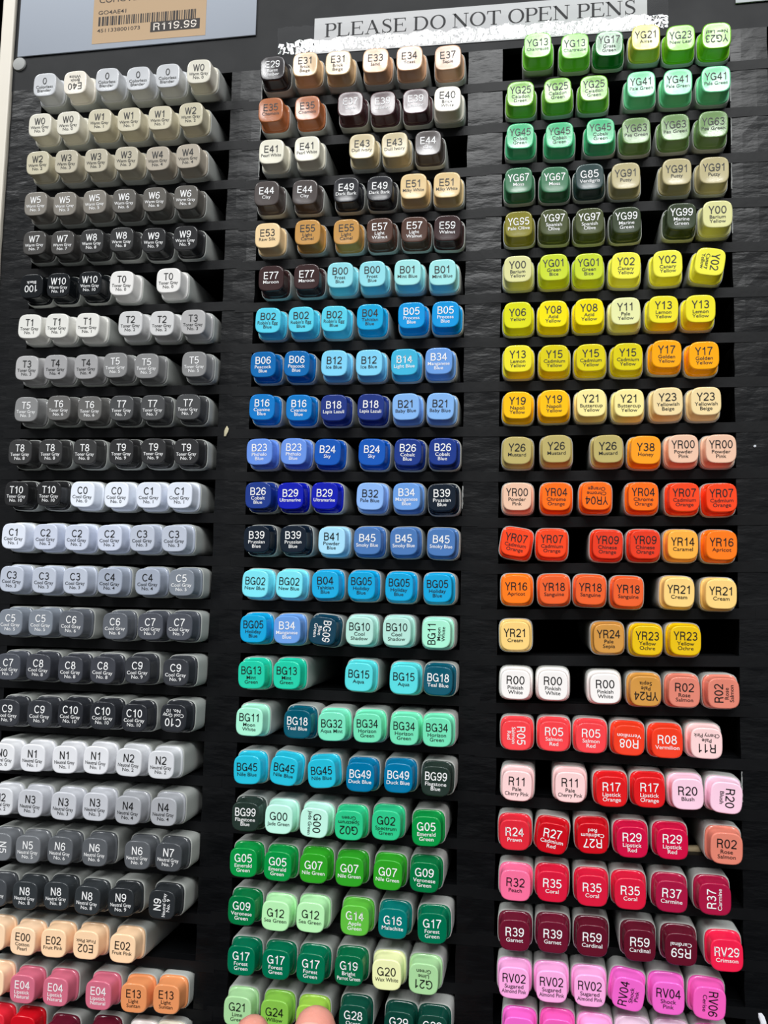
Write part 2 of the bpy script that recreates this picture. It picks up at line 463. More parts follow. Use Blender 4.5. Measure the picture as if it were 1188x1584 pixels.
# ------------------------------------------------------------ the markers: x; y; front distance; code; turn; blank; label
MARKERS = '''-203.1;10.7;13.7;0;0;0;translucent pale grey marker printed 0 Colorless Blender, just left of the E40
-186.9;10.4;13.7;E40;180;0;creamy white square marker printed E40 Brick White, turned upside down
-169.8;10.1;13.7;0;0;0;translucent pale grey marker printed 0 Colorless Blender, just right of the E40
-154.1;9.8;13.7;0;0;0;translucent pale grey marker printed 0 Colorless Blender, in the middle of three alike
-138.8;9.7;13.7;0;0;0;translucent pale grey marker printed 0 Colorless Blender, just left of the W0
-123.2;10.5;13.7;W0;0;0;whitish marker printed W0 Warm Gray No.0, just right of the 0
-204.5;-9.8;13.1;W0;0;0;whitish marker printed W0 Warm Gray No.0, at the left end of its row
-189.2;-10.2;13.1;W0;0;0;whitish marker printed W0 Warm Gray No.0, just left of the W1
-173.0;-10.0;13.1;W1;0;0;light warm grey marker printed W1 Warm Gray No.1, just right of the W0
-157.8;-10.5;13.1;W1;0;0;light warm grey marker printed W1 Warm Gray No.1, in the middle of three alike
-141.9;-11.0;13.1;W1;0;0;light warm grey marker printed W1 Warm Gray No.1, just left of the W2
-126.3;-10.7;13.1;W2;0;0;light warm grey marker printed W2 Warm Gray No.2, just right of the W1
-204.5;-29.1;12.7;W2;0;0;light warm grey marker printed W2 Warm Gray No.2, just left of the W3
-189.2;-29.6;12.7;W3;0;0;light warm grey marker printed W3 Warm Gray No.3, just right of the W2
-173.7;-30.0;12.7;W3;0;0;light warm grey marker printed W3 Warm Gray No.3, in the middle of three alike
-158.3;-29.9;12.7;W3;0;0;light warm grey marker printed W3 Warm Gray No.3, just left of the W4
-142.5;-30.7;12.7;W4;0;0;light warm grey marker printed W4 Warm Gray No.4, just right of the W3
-127.1;-30.7;12.7;W4;0;0;light warm grey marker W4 Warm Gray No.4, rightmost of its row
-204.5;-49.6;12.0;W5;0;0;mid warm grey marker W5 Warm Gray No.5, leftmost of its row
-189.3;-50.3;12.0;W5;0;0;mid warm grey marker printed W5 Warm Gray No.5, in the middle of three alike
-173.8;-50.2;12.0;W5;0;0;mid warm grey marker printed W5 Warm Gray No.5, just left of the W6
-158.4;-50.8;12.0;W6;0;0;mid warm grey marker printed W6 Warm Gray No.6, just right of the W5
-143.3;-50.7;12.0;W6;0;0;mid warm grey marker printed W6 Warm Gray No.6, in the middle of three alike
-127.7;-50.5;12.0;W6;0;0;mid warm grey marker W6 Warm Gray No.6, rightmost of its row
-204.5;-68.8;11.7;W7;0;0;dark warm grey marker W7 Warm Gray No.7, leftmost of its row
-189.7;-69.4;11.7;W7;0;0;dark warm grey marker printed W7 Warm Gray No.7, just left of the W8
-174.1;-69.8;11.7;W8;0;0;dark warm grey marker printed W8 Warm Gray No.8, just right of the W7
-158.8;-69.7;11.7;W8;0;0;dark warm grey marker printed W8 Warm Gray No.8, just left of the W9
-142.8;-70.5;11.7;W9;0;0;dark warm grey marker printed W9 Warm Gray No.9, just right of the W8
-127.1;-70.3;11.7;W9;0;0;dark warm grey marker W9 Warm Gray No.9, rightmost of its row
-204.5;-90.5;11.3;100;180;0;near-black marker printed 100 Black
-190.7;-90.3;11.3;W10;0;0;near-black marker printed W10 Warm Gray No.10, just right of the 100
-174.5;-90.1;11.3;W10;0;0;near-black marker printed W10 Warm Gray No.10, just left of the T0
-158.0;-90.8;11.3;T0;0;0;whitish marker printed T0 Toner Gray No.0, just right of the W10
-134.7;-90.3;11.3;T0;0;0;whitish marker printed T0 Toner Gray No.0, at the right end of its row
-204.5;-110.2;11.2;T1;0;0;whitish marker printed T1 Toner Gray No.1, at the left end of its row
-189.9;-110.5;11.2;T1;0;0;whitish marker printed T1 Toner Gray No.1, in the middle of three alike
-174.2;-110.7;11.2;T1;0;0;whitish marker printed T1 Toner Gray No.1, just left of the T2
-152.4;-110.6;11.2;T2;0;0;light grey marker printed T2 Toner Gray No.2, just right of the T1
-136.9;-110.9;11.2;T2;0;0;light grey marker printed T2 Toner Gray No.2, just left of the T3
-121.3;-111.0;11.2;T3;0;0;light grey marker printed T3 Toner Gray No.3, just right of the T2
-204.5;-130.6;11.0;T3;0;0;light grey marker printed T3 Toner Gray No.3, just left of the T4
-189.9;-130.4;11.0;T4;0;0;light grey marker printed T4 Toner Gray No.4, just right of the T3
-174.1;-130.6;11.0;T4;0;0;light grey marker printed T4 Toner Gray No.4, just left of the T5
-159.0;-130.4;11.0;T5;0;0;mid grey marker printed T5 Toner Gray No.5, just right of the T4
-143.6;-131.0;11.0;T5;0;0;mid grey marker printed T5 Toner Gray No.5, in the middle of three alike
-119.9;-130.9;11.0;T5;0;0;mid grey marker printed T5 Toner Gray No.5, at the right end of its row
-203.3;-150.8;11.3;T5;0;0;mid grey marker printed T5 Toner Gray No.5, just left of the T6
-186.4;-150.4;11.3;T6;0;0;mid grey marker printed T6 Toner Gray No.6, just right of the T5
-170.9;-150.9;11.3;T6;0;0;mid grey marker printed T6 Toner Gray No.6, just left of the T7
-154.9;-150.8;11.3;T7;0;0;dark grey marker printed T7 Toner Gray No.7, just right of the T6
-139.4;-150.9;11.3;T7;0;0;dark grey marker printed T7 Toner Gray No.7, in the middle of three alike
-122.1;-150.8;11.3;T7;0;0;dark grey marker printed T7 Toner Gray No.7, at the right end of its row
-204.5;-171.4;11.9;T8;0;0;dark grey marker printed T8 Toner Gray No.8, at the left end of its row
-189.2;-171.3;11.9;T8;0;0;dark grey marker printed T8 Toner Gray No.8, in the middle of three alike
-171.9;-171.4;11.9;T8;0;0;dark grey marker printed T8 Toner Gray No.8, just left of the T9
-153.5;-171.4;11.9;T9;0;0;dark grey marker printed T9 Toner Gray No.9, just right of the T8
-137.4;-171.5;11.9;T9;0;0;dark grey marker printed T9 Toner Gray No.9, in the middle of three alike
-121.6;-171.7;11.9;T9;0;0;dark grey marker printed T9 Toner Gray No.9, at the right end of its row
-204.5;-191.4;12.8;T10;0;0;near-black marker printed T10 Toner Gray No.10, at the left end of its row
-187.9;-191.3;12.8;T10;0;0;near-black marker printed T10 Toner Gray No.10, just left of the C0
-171.4;-191.5;12.8;C0;0;0;whitish marker printed C0 Cool Gray No.0, just right of the T10
-154.4;-191.7;12.8;C0;0;0;whitish marker printed C0 Cool Gray No.0, just left of the C1
-138.5;-191.8;12.8;C1;0;0;whitish marker printed C1 Cool Gray No.1, just right of the C0
-123.4;-191.9;12.8;C1;0;0;whitish marker printed C1 Cool Gray No.1, at the right end of its row
-203.8;-211.4;14.0;C1;0;0;whitish marker printed C1 Cool Gray No.1, just left of the C2
-187.9;-211.5;14.0;C2;0;0;whitish marker printed C2 Cool Gray No.2, just right of the C1
-172.0;-211.7;14.0;C2;0;0;whitish marker printed C2 Cool Gray No.2, in the middle of three alike
-155.9;-211.7;14.0;C2;0;0;whitish marker printed C2 Cool Gray No.2, just left of the C3
-140.2;-211.6;14.0;C3;0;0;light bluish grey marker printed C3 Cool Gray No.3, just right of the C2
-124.8;-211.6;14.0;C3;0;0;light bluish grey marker C3 Cool Gray No.3, rightmost of its row
-202.5;-231.3;15.5;C3;0;0;light bluish grey marker C3 Cool Gray No.3, leftmost of its row
-186.4;-231.5;15.5;C3;0;0;light bluish grey marker printed C3 Cool Gray No.3, in the middle of three alike
-170.7;-231.5;15.5;C3;0;0;light bluish grey marker printed C3 Cool Gray No.3, just left of the C4
-153.7;-231.4;15.5;C4;0;0;light bluish grey marker printed C4 Cool Gray No.4, just right of the C3
-135.6;-231.3;15.5;C4;0;0;light bluish grey marker printed C4 Cool Gray No.4, just left of the C5
-119.7;-231.3;15.5;C5;0;0;mid bluish grey marker printed C5 Cool Gray No.5, just right of the C4
-201.0;-251.0;17.0;C5;0;0;mid bluish grey marker C5 Cool Gray No.5, leftmost of its row
-185.8;-250.8;17.0;C5;0;0;mid bluish grey marker printed C5 Cool Gray No.5, just left of the C6
-170.5;-250.9;17.0;C6;0;0;mid bluish grey marker printed C6 Cool Gray No.6, just right of the C5
-149.5;-251.3;17.0;C6;0;0;mid bluish grey marker printed C6 Cool Gray No.6, just left of the C7
-132.6;-251.0;17.0;C7;0;0;dark bluish grey marker printed C7 Cool Gray No.7, just right of the C6
-119.1;-250.8;17.0;C7;0;0;dark bluish grey marker C7 Cool Gray No.7, rightmost of its row
-199.7;-271.0;18.2;C7;0;0;dark bluish grey marker printed C7 Cool Gray No.7, just left of the C8
-184.9;-270.8;18.2;C8;0;0;dark bluish grey marker printed C8 Cool Gray No.8, just right of the C7
-169.2;-271.2;18.2;C8;0;0;dark bluish grey marker printed C8 Cool Gray No.8, in the middle of three alike
-153.4;-270.8;18.2;C8;0;0;dark bluish grey marker printed C8 Cool Gray No.8, just left of the C9
-137.2;-270.2;18.2;C9;0;0;dark bluish grey marker printed C9 Cool Gray No.9, just right of the C8
-119.1;-270.5;18.2;C9;0;0;dark bluish grey marker C9 Cool Gray No.9, rightmost of its row
-198.4;-291.4;19.1;C9;0;0;dark bluish grey marker C9 Cool Gray No.9, leftmost of its row
-182.4;-291.1;19.1;C9;0;0;dark bluish grey marker printed C9 Cool Gray No.9, just left of the C10
-167.5;-290.6;19.1;C10;0;0;dark bluish grey marker printed C10 Cool Gray No.10, just right of the C9
-151.9;-290.4;19.1;C10;0;0;dark bluish grey marker C10 Cool Gray No.10, second of 4 right of C9
-137.2;-290.8;19.1;C10;0;0;dark bluish grey marker C10 Cool Gray No.10, third of 4 right of C9
-119.1;-290.1;19.1;C10;180;0;dark bluish grey marker printed C10 Cool Gray No.10, turned upside down
-199.3;-310.9;19.0;N0;0;0;whitish marker printed N0 Neutral Gray No.0
-184.2;-310.5;19.0;N1;0;0;whitish marker printed N1 Neutral Gray No.1, just right of the N0
-169.1;-310.5;19.0;N1;0;0;whitish marker printed N1 Neutral Gray No.1, in the middle of three alike
-154.1;-309.9;19.0;N1;0;0;whitish marker printed N1 Neutral Gray No.1, just left of the N2
-138.6;-310.0;19.0;N2;0;0;whitish marker printed N2 Neutral Gray No.2, just right of the N1
-123.8;-310.3;19.0;N2;0;0;whitish marker printed N2 Neutral Gray No.2, at the right end of its row
-199.0;-330.4;18.5;N2;0;0;whitish marker printed N2 Neutral Gray No.2, just left of the N3
-184.4;-330.4;18.5;N3;0;0;light grey marker printed N3 Neutral Gray No.3, just right of the N2
-168.6;-330.6;18.5;N3;0;0;light grey marker printed N3 Neutral Gray No.3, in the middle of three alike
-153.5;-329.9;18.5;N3;0;0;light grey marker printed N3 Neutral Gray No.3, just left of the N4
-138.1;-330.4;18.5;N4;0;0;light grey marker printed N4 Neutral Gray No.4, just right of the N3
-121.8;-330.0;18.5;N4;0;0;light grey marker printed N4 Neutral Gray No.4, at the right end of its row
-199.4;-350.5;17.4;N5;-90;0;mid grey marker printed N5 Neutral Gray No.5, turned sideways
-184.8;-350.4;17.4;N5;0;0;mid grey marker printed N5 Neutral Gray No.5, just left of the N6
-169.4;-349.8;17.4;N6;0;0;mid grey marker printed N6 Neutral Gray No.6, just right of the N5
-153.2;-349.4;17.4;N6;0;0;mid grey marker printed N6 Neutral Gray No.6, in the middle of three alike
-133.4;-349.3;17.4;N6;0;0;mid grey marker printed N6 Neutral Gray No.6, just left of the N7
-119.1;-349.1;17.4;N7;0;0;dark grey marker printed N7 Neutral Gray No.7
-200.9;-370.5;16.1;N7;0;0;dark grey square marker with cut-off Neutral Gray lettering, beside the N8 markers
-186.1;-370.7;16.1;N8;0;0;dark grey marker printed N8 Neutral Gray No.8, first of 3 right of the N7
-171.2;-369.8;16.1;N8;0;0;dark grey marker printed N8 Neutral Gray No.8, in the middle of three alike
-156.0;-370.2;16.1;N8;0;0;dark grey marker printed N8 Neutral Gray No.8, just left of the N9
-140.4;-369.8;16.1;N9;0;0;dark grey marker printed N9 Neutral Gray No.9, just right of the N8
-121.7;-369.4;16.1;N9;90;0;dark grey marker printed N9 Neutral Gray No.9, turned sideways
-201.4;-390.0;14.3;E00;0;1;peach square marker cut by the frame edge, beside the E00 marker
-186.9;-390.9;14.3;E00;0;0;peach square marker printed E00 Cotton Pearl
-172.2;-390.5;14.3;E02;0;0;peach square marker printed E02 Fruit Pink, just right of the E00
-156.7;-389.8;14.3;E02;180;0;peach square marker printed E02 Fruit Pink, turned upside down
-139.5;-389.7;14.3;E02;0;0;peach square marker printed E02 Fruit Pink, at the right end of its row
-201.3;-410.1;13.2;E00;0;1;peach square marker cut by the frame edge, beside the dusty rose E04
-186.6;-411.7;13.2;E04;0;0;dusty rose square marker printed E04 Lipstick Natural, first of 3 right of the E00
-170.7;-411.3;13.2;E04;0;0;dusty rose square marker printed E04 Lipstick Natural, in the middle of three alike
-150.0;-410.4;13.2;E04;0;0;dusty rose square marker printed E04 Lipstick Natural, just left of the E13
-133.9;-410.2;13.2;E13;0;0;tan orange square marker printed E13 Light Suntan, just right of the E04
-119.1;-409.3;13.2;E13;0;0;tan orange square marker printed E13 Light Suntan, at the right end of its row
-200.5;-428.8;12.2;R24;0;1;bright red square marker in the bottom row, cut by the frame corner
-185.9;-429.2;12.2;R27;0;1;bright red square marker in the bottom row, below the first E04
-169.0;-430.6;12.2;R59;0;1;dark maroon square marker in the bottom row, beside the bright red pair
-149.2;-429.4;12.2;R59;0;1;dark maroon square marker in the bottom row, below the E04 beside E13
-132.0;-429.8;12.2;R00;0;1;pale pink square marker in the bottom row, only its top edge showing
-119.1;-428.5;12.2;E41;0;1;square marker at the end of the bottom row, only its grey barrel showing
-87.2;9.8;12.6;E29;0;0;blackish square marker printed E29 Burnt Umber
-71.5;10.4;12.6;E30;0;0;beige square marker, face covered in glare, next to the E29 marker
-55.6;9.3;12.6;E31;0;0;beige square marker with faint lettering under glare, third from the E29 end
-38.1;9.1;12.6;E33;0;0;peachy beige square marker with glare-washed face, fourth in the top brown row
-22.3;8.6;12.6;E34;0;0;peachy beige square marker with glare-washed face, fifth in the top brown row
-4.8;7.8;12.6;E37;0;0;tan square marker with glare-washed face, sixth and last in the top brown row
-87.4;-10.7;12.1;E35;0;0;rust brown square marker with partly readable E3 code, under the E29 marker
-69.9;-10.9;12.1;E35;0;0;rust brown square marker, glare hiding its code, beside the partly readable one
-49.4;-10.8;12.1;E37B;0;0;glossy dark plum square marker, glare over E37, after the wide gap
-34.4;-11.5;12.1;E39;0;0;dark brown square marker printed E39 Leather, first of 2 right of the E37
-19.2;-11.6;12.1;E39;0;0;dark brown square marker printed E39 Leather, just left of the E40
-4.7;-11.9;12.1;E40;0;0;creamy white square marker printed E40 Brick White, just right of the E39
-86.5;-30.8;11.7;E41;0;0;creamy white square marker printed E41 Pearl White, at the left end of its row
-69.4;-30.6;11.7;E41;0;0;creamy white square marker printed E41 Pearl White, just left of the E43
-43.5;-31.3;11.7;E43;0;0;beige square marker printed E43 Dull Ivory, just right of the E41
-28.4;-31.8;11.7;E43;0;0;beige square marker printed E43 Dull Ivory, just left of the E44
-13.2;-31.7;11.7;E44;0;0;dark brown square marker printed E44 Clay, just right of the E43
-88.1;-50.9;11.2;E44;0;0;dark brown square marker printed E44 Clay, at the left end of its row
-70.0;-51.1;11.2;E44;0;0;dark brown square marker printed E44 Clay, just left of the E49
-50.4;-51.4;11.2;E49;0;0;blackish square marker printed E49 Dark Bark, just right of the E44
-35.0;-51.4;11.2;E49;0;0;blackish square marker printed E49 Dark Bark, just left of the E51
-19.5;-51.4;11.2;E51;0;0;beige square marker printed E51 Milky White, just right of the E49
-4.4;-51.8;11.2;E51;0;0;beige square marker printed E51 Milky White, at the right end of its row
-87.2;-70.8;11.0;E53;0;0;beige square marker printed E53 Raw Silk
-68.0;-70.5;11.0;E55;0;0;ochre brown square marker printed E55 Light Camel, just right of the E53
-49.9;-71.1;11.0;E55;0;0;ochre brown square marker printed E55 Light Camel, just left of the E57
-34.5;-71.3;11.0;E57;0;0;dark brown square marker printed E57 Light Walnut, just right of the E55
-18.8;-71.4;11.0;E57;0;0;dark brown square marker printed E57 Light Walnut, just left of the E59
-3.9;-71.8;11.0;E59;0;0;dark brown square marker printed E59 Walnut
-84.8;-91.2;11.0;E77;0;0;dark brown square marker printed E77 Maroon, at the left end of its row
-67.8;-91.4;11.0;E77;0;0;dark brown square marker printed E77 Maroon, just left of the B00
-52.1;-91.4;11.0;B00;0;0;pale turquoise square marker printed B00 Frost Blue, just right of the E77
-37.3;-91.5;11.0;B00;0;0;pale turquoise square marker printed B00 Frost Blue, just left of the B01
-21.3;-91.5;11.0;B01;0;0;pale turquoise square marker printed B01 Mint Blue, just right of the B00
-5.8;-91.8;11.0;B01;0;0;pale turquoise square marker printed B01 Mint Blue, at the right end of its row
-85.5;-111.1;11.0;B02;0;0;turquoise square marker printed B02 Robin's Egg Blue, at the left end of its row
-69.7;-111.4;11.0;B02;0;0;turquoise square marker printed B02 Robin's Egg Blue, in the middle of three alike
-54.3;-111.5;11.0;B02;0;0;turquoise square marker printed B02 Robin's Egg Blue, just left of the B04
-37.9;-111.3;11.0;B04;0;0;bright turquoise square marker printed B04 Tahitian Blue, just right of the B02
-19.2;-111.1;11.0;B05;0;0;bright blue square marker printed B05 Process Blue, just right of the B04
-4.1;-111.1;11.0;B05;0;0;bright blue square marker printed B05 Process Blue, at the right end of its row
-86.8;-131.8;11.0;B06;0;0;deep blue square marker printed B06 Peacock Blue, at the left end of its row
-71.0;-131.8;11.0;B06;0;0;deep blue square marker printed B06 Peacock Blue, just left of the B12
-53.7;-132.0;11.0;B12;0;0;turquoise square marker printed B12 Ice Blue, just right of the B06
-37.9;-132.1;11.0;B12;0;0;turquoise square marker printed B12 Ice Blue, just left of the B14
-21.9;-132.3;11.0;B14;0;0;turquoise square marker printed B14 Light Blue
-6.7;-132.1;11.0;B34;0;0;blue square marker printed B34 Manganese Blue, just right of the B14
-86.6;-151.5;11.3;B16;0;0;bright blue square marker printed B16 Cyanine Blue, at the left end of its row
-69.4;-152.0;11.3;B16;0;0;bright blue square marker printed B16 Cyanine Blue, just left of the B18
-53.4;-152.2;11.3;B18;0;0;blue square marker printed B18 Lapis Lazuli, just right of the B16
-36.5;-152.3;11.3;B18;0;0;blue square marker printed B18 Lapis Lazuli, just left of the B21
-20.9;-152.3;11.3;B21;0;0;pale blue square marker printed B21 Baby Blue, just right of the B18
-5.6;-152.5;11.3;B21;0;0;pale blue square marker printed B21 Baby Blue, at the right end of its row
-86.7;-172.1;11.9;B23;0;0;blue square marker printed B23 Phthalo Blue, at the left end of its row
-70.9;-172.0;11.9;B23;0;0;blue square marker printed B23 Phthalo Blue, just left of the B24
-55.4;-172.4;11.9;B24;0;0;deep blue square marker printed B24 Sky, just right of the B23
-35.4;-172.5;11.9;B24;0;0;deep blue square marker printed B24 Sky, just left of the B26
-19.5;-172.6;11.9;B26;0;0;deep blue square marker printed B26 Cobalt Blue, just right of the B24
-4.2;-172.5;11.9;B26;0;0;deep blue square marker printed B26 Cobalt Blue, at the right end of its row
-86.3;-191.9;12.8;B26;0;0;deep blue square marker printed B26 Cobalt Blue, just left of the B29
-71.6;-192.0;12.8;B29;0;0;deep blue square marker printed B29 Ultramarine, just right of the B26
-55.9;-192.0;12.8;B29;0;0;deep blue square marker printed B29 Ultramarine, just left of the B32
-35.5;-192.2;12.8;B32;0;0;pale blue square marker printed B32 Pale Blue
-19.5;-192.2;12.8;B34;0;0;blue square marker printed B34 Manganese Blue, just right of the B32
-4.1;-192.6;12.8;B39;0;0;blackish square marker printed B39 Prussian Blue, just right of the B34
-85.9;-211.5;14.0;B39;0;0;blackish square marker printed B39 Prussian Blue, at the left end of its row
-69.1;-211.4;14.0;B39;0;0;blackish square marker printed B39 Prussian Blue, just left of the B41
-51.9;-211.8;14.0;B41;0;0;pale blue square marker printed B41 Powder Blue
-36.0;-211.7;14.0;B45;0;0;blue square marker printed B45 Smoky Blue, just right of the B41
-20.2;-211.7;14.0;B45;0;0;blue square marker printed B45 Smoky Blue, in the middle of three alike
-4.0;-211.9;14.0;B45;0;0;blue square marker printed B45 Smoky Blue, at the right end of its row
-85.4;-231.2;15.5;BG02;0;0;turquoise square marker printed BG02 New Blue, at the left end of its row
-69.8;-231.1;15.5;BG02;0;0;turquoise square marker printed BG02 New Blue, just left of the B04
-53.9;-231.0;15.5;B04;0;0;bright turquoise square marker printed B04 Tahitian Blue, just right of the BG02
-37.9;-231.0;15.5;BG05;0;0;bright turquoise square marker printed BG05 Holiday Blue, just right of the B04
-21.5;-231.3;15.5;BG05;0;0;bright turquoise square marker printed BG05 Holiday Blue, in the middle of three alike
-5.0;-231.5;15.5;BG05;0;0;bright turquoise square marker printed BG05 Holiday Blue, at the right end of its row
-85.0;-250.7;17.0;BG05;0;0;bright turquoise square marker printed BG05 Holiday Blue, just left of the B34
-69.7;-250.7;17.0;B34;0;0;blue square marker printed B34 Manganese Blue, just right of the BG05
-54.1;-250.7;17.0;BG09;-95;0;dark teal square marker printed BG09 Blue Green
-37.8;-250.3;17.0;BG10;0;0;pale green square marker printed BG10 Cool Shadow, just right of the BG09
-21.9;-250.1;17.0;BG10;0;0;pale green square marker printed BG10 Cool Shadow, just left of the BG11
-5.1;-250.5;17.0;BG11;90;0;pale green square marker printed BG11 Moon White, turned sideways
-84.8;-270.3;18.2;BG13;0;0;bright turquoise square marker printed BG13 Mint Green, at the left end of its row
-69.0;-269.9;18.2;BG13;0;0;bright turquoise square marker printed BG13 Mint Green, just left of the BG15
-37.5;-269.5;18.2;BG15;0;0;turquoise square marker printed BG15 Aqua, just right of the BG13
-18.3;-269.9;18.2;BG15;0;0;turquoise square marker printed BG15 Aqua, just left of the BG18
-3.9;-269.8;18.2;BG18;0;0;dark teal square marker printed BG18 Teal Blue, just right of the BG15
-84.5;-290.1;19.1;BG11;0;0;pale green square marker printed BG11 Moon White, just left of the BG18
-63.4;-290.1;19.1;BG18;0;0;dark teal square marker printed BG18 Teal Blue, just right of the BG11
-48.4;-290.4;19.1;BG32;0;0;green square marker printed BG32 Aqua Mint
-33.0;-290.2;19.1;BG34;0;0;green square marker printed BG34 Horizon Green, just right of the BG32
-17.5;-290.5;19.1;BG34;0;0;green square marker printed BG34 Horizon Green, in the middle of three alike
-3.9;-290.6;19.1;BG34;0;0;green square marker printed BG34 Horizon Green, at the right end of its row
-84.7;-310.2;19.4;BG45;0;0;bright turquoise square marker printed BG45 Nile Blue, at the left end of its row
-68.5;-309.7;19.4;BG45;-6;0;bright turquoise square marker printed BG45 Nile Blue, in the middle of three alike
-52.0;-309.8;19.4;BG45;6;0;bright turquoise square marker printed BG45 Nile Blue, just left of the BG49
-35.5;-310.3;19.4;BG49;0;0;deep turquoise square marker printed BG49 Duck Blue, just right of the BG45
-19.5;-309.8;19.4;BG49;0;0;deep turquoise square marker printed BG49 Duck Blue, just left of the BG99
-3.9;-310.1;19.4;BG99;0;0;dark green square marker printed BG99 Flagstone Blue, just right of the BG49
-84.8;-329.6;19.1;BG99;0;0;dark green square marker printed BG99 Flagstone Blue, just left of the G00
-70.2;-329.8;19.1;G00;0;0;pale green square marker printed G00 Jade Green, just right of the BG99
-54.7;-330.1;19.1;G00;-92;0;pale green square marker printed G00 Jade Green, turned sideways
-39.9;-330.2;19.1;G02;180;0;green square marker printed G02 Spectrum Green, turned upside down
-24.3;-329.2;19.1;G02;0;0;green square marker printed G02 Spectrum Green, just left of the G05
-7.5;-330.4;19.1;G05;0;0;deep green square marker printed G05 Emerald Green, just right of the G02
-85.0;-348.5;18.6;G05;0;0;deep green square marker printed G05 Emerald Green, at the left end of its row
-70.0;-348.9;18.6;G05;0;0;deep green square marker printed G05 Emerald Green, just left of the G07
-54.4;-348.5;18.6;G07;0;0;green square marker printed G07 Nile Green, just right of the G05
-39.3;-348.9;18.6;G07;0;0;green square marker printed G07 Nile Green, in the middle of three alike
-23.2;-349.0;18.6;G07;0;0;green square marker printed G07 Nile Green, just left of the G09
-8.1;-348.8;18.6;G09;0;0;dark green square marker printed G09 Veronese Green, just right of the G07
-85.2;-368.2;18.1;G09;0;0;dark green square marker printed G09 Veronese Green, just left of the G12
-70.2;-369.0;18.1;G12;0;0;pale green square marker printed G12 Sea Green, just right of the G09
-55.4;-368.6;18.1;G12;0;0;pale green square marker printed G12 Sea Green, just left of the G14
-36.6;-368.2;18.1;G14;0;0;green square marker printed G14 Apple Green
-20.8;-368.1;18.1;G16;0;0;dark turquoise square marker printed G16 Malachite
-4.6;-368.6;18.1;G17;0;0;dark green square marker printed G17 Forest Green, just right of the G16
-84.6;-388.3;17.6;G17;0;0;dark green square marker printed G17 Forest Green, at the left end of its row
-69.6;-388.6;17.6;G17;0;0;dark green square marker printed G17 Forest Green, in the middle of three alike
-54.6;-388.7;17.6;G17;0;0;dark green square marker printed G17 Forest Green, just left of the G19
-38.6;-388.2;17.6;G19;0;0;dark green square marker printed G19 Bright Parrot Green
-22.9;-388.4;17.6;G20;0;0;pale yellow square marker printed G20 Wax White
-7.8;-388.6;17.6;G21;180;0;pale green square marker printed G21 Lime Green, turned upside down
-85.7;-409.1;17.5;G21;0;0;pale green square marker printed G21 Lime Green, just left of the G24
-69.7;-409.0;17.5;G24;0;0;green square marker printed G24 Willow
-54.3;-409.2;17.5;G25;0;0;lime green square marker mostly covered by a fingertip
-36.2;-407.1;17.5;G28;0;0;dark green square marker printed G28 Ocean Green
-17.6;-408.1;17.5;G29;0;0;dark turquoise square marker printed G29 Pine Tree Green
-3.9;-408.1;17.5;G29;0;0;dark green square marker cut by the frame, lettering half hidden, beside the G29
35.2;10.7;11.0;YG13;0;0;green square marker printed YG13 Chartreuse, at the left end of its row
51.4;8.7;11.0;YG13;0;0;green square marker printed YG13 Chartreuse, just left of the YG17
66.2;8.8;11.0;YG17;0;0;dark green square marker printed YG17 Grass Green
81.7;10.0;11.0;YG21;0;0;yellow square marker printed YG21 Anise
96.3;8.6;11.0;YG23;0;0;bright yellow-green square marker printed YG23 New Leaf, just right of the YG21
111.1;8.2;11.0;YG23;180;0;bright yellow-green square marker printed YG23 New Leaf, turned upside down
27.8;-11.6;11.0;YG25;0;0;green square marker printed YG25 Celadon Green, at the left end of its row
44.0;-11.5;11.0;YG25;0;0;green square marker printed YG25 Celadon Green, in the middle of three alike
59.6;-11.7;11.0;YG25;0;0;green square marker printed YG25 Celadon Green, just left of the YG41
79.7;-11.2;11.0;YG41;0;0;pale green square marker printed YG41 Pale Green, just right of the YG25
94.9;-11.7;11.0;YG41;0;0;pale green square marker printed YG41 Pale Green, in the middle of three alike
110.6;-11.6;11.0;YG41;0;0;pale green square marker printed YG41 Pale Green, at the right end of its row
27.8;-31.1;11.0;YG45;0;0;green square marker printed YG45 Cobalt Green, at the left end of its row
44.9;-32.1;11.0;YG45;0;0;green square marker printed YG45 Cobalt Green, in the middle of three alike
62.4;-31.6;11.0;YG45;0;0;green square marker printed YG45 Cobalt Green, just left of the YG63
77.4;-32.5;11.0;YG63;0;0;pale green square marker printed YG63 Pea Green, just right of the YG45
93.6;-32.1;11.0;YG63;0;0;pale green square marker printed YG63 Pea Green, in the middle of three alike
109.2;-31.9;11.0;YG63;0;0;pale green square marker printed YG63 Pea Green, at the right end of its row
27.3;-51.8;11.0;YG67;0;0;dark green square marker printed YG67 Moss, at the left end of its row
42.9;-52.1;11.0;YG67;0;0;dark green square marker printed YG67 Moss, just left of the G85
57.8;-52.0;11.0;G85;0;0;dark grey-green square marker printed G85 Verdigris
73.1;-52.2;11.0;YG91;0;0;khaki square marker printed YG91 Putty, just right of the G85
94.1;-52.1;11.0;YG91;0;0;khaki square marker printed YG91 Putty, in the middle of three alike
109.4;-52.1;11.0;YG91;0;0;khaki square marker printed YG91 Putty, at the right end of its row
27.5;-71.6;11.0;YG95;0;0;yellow square marker printed YG95 Pale Olive
42.7;-71.6;11.0;YG97;0;0;dark yellow-green square marker printed YG97 Spanish Olive, just right of the YG95
57.8;-72.0;11.0;YG97;0;0;dark yellow-green square marker printed YG97 Spanish Olive, just left of the YG99
73.3;-72.2;11.0;YG99;0;0;dark green square marker printed YG99 Marine Green, just right of the YG97
95.9;-71.9;11.0;YG99;0;0;dark green square marker printed YG99 Marine Green, just left of the Y00
110.5;-71.6;11.0;Y00;0;0;pale yellow square marker printed Y00 Barium Yellow, just right of the YG99
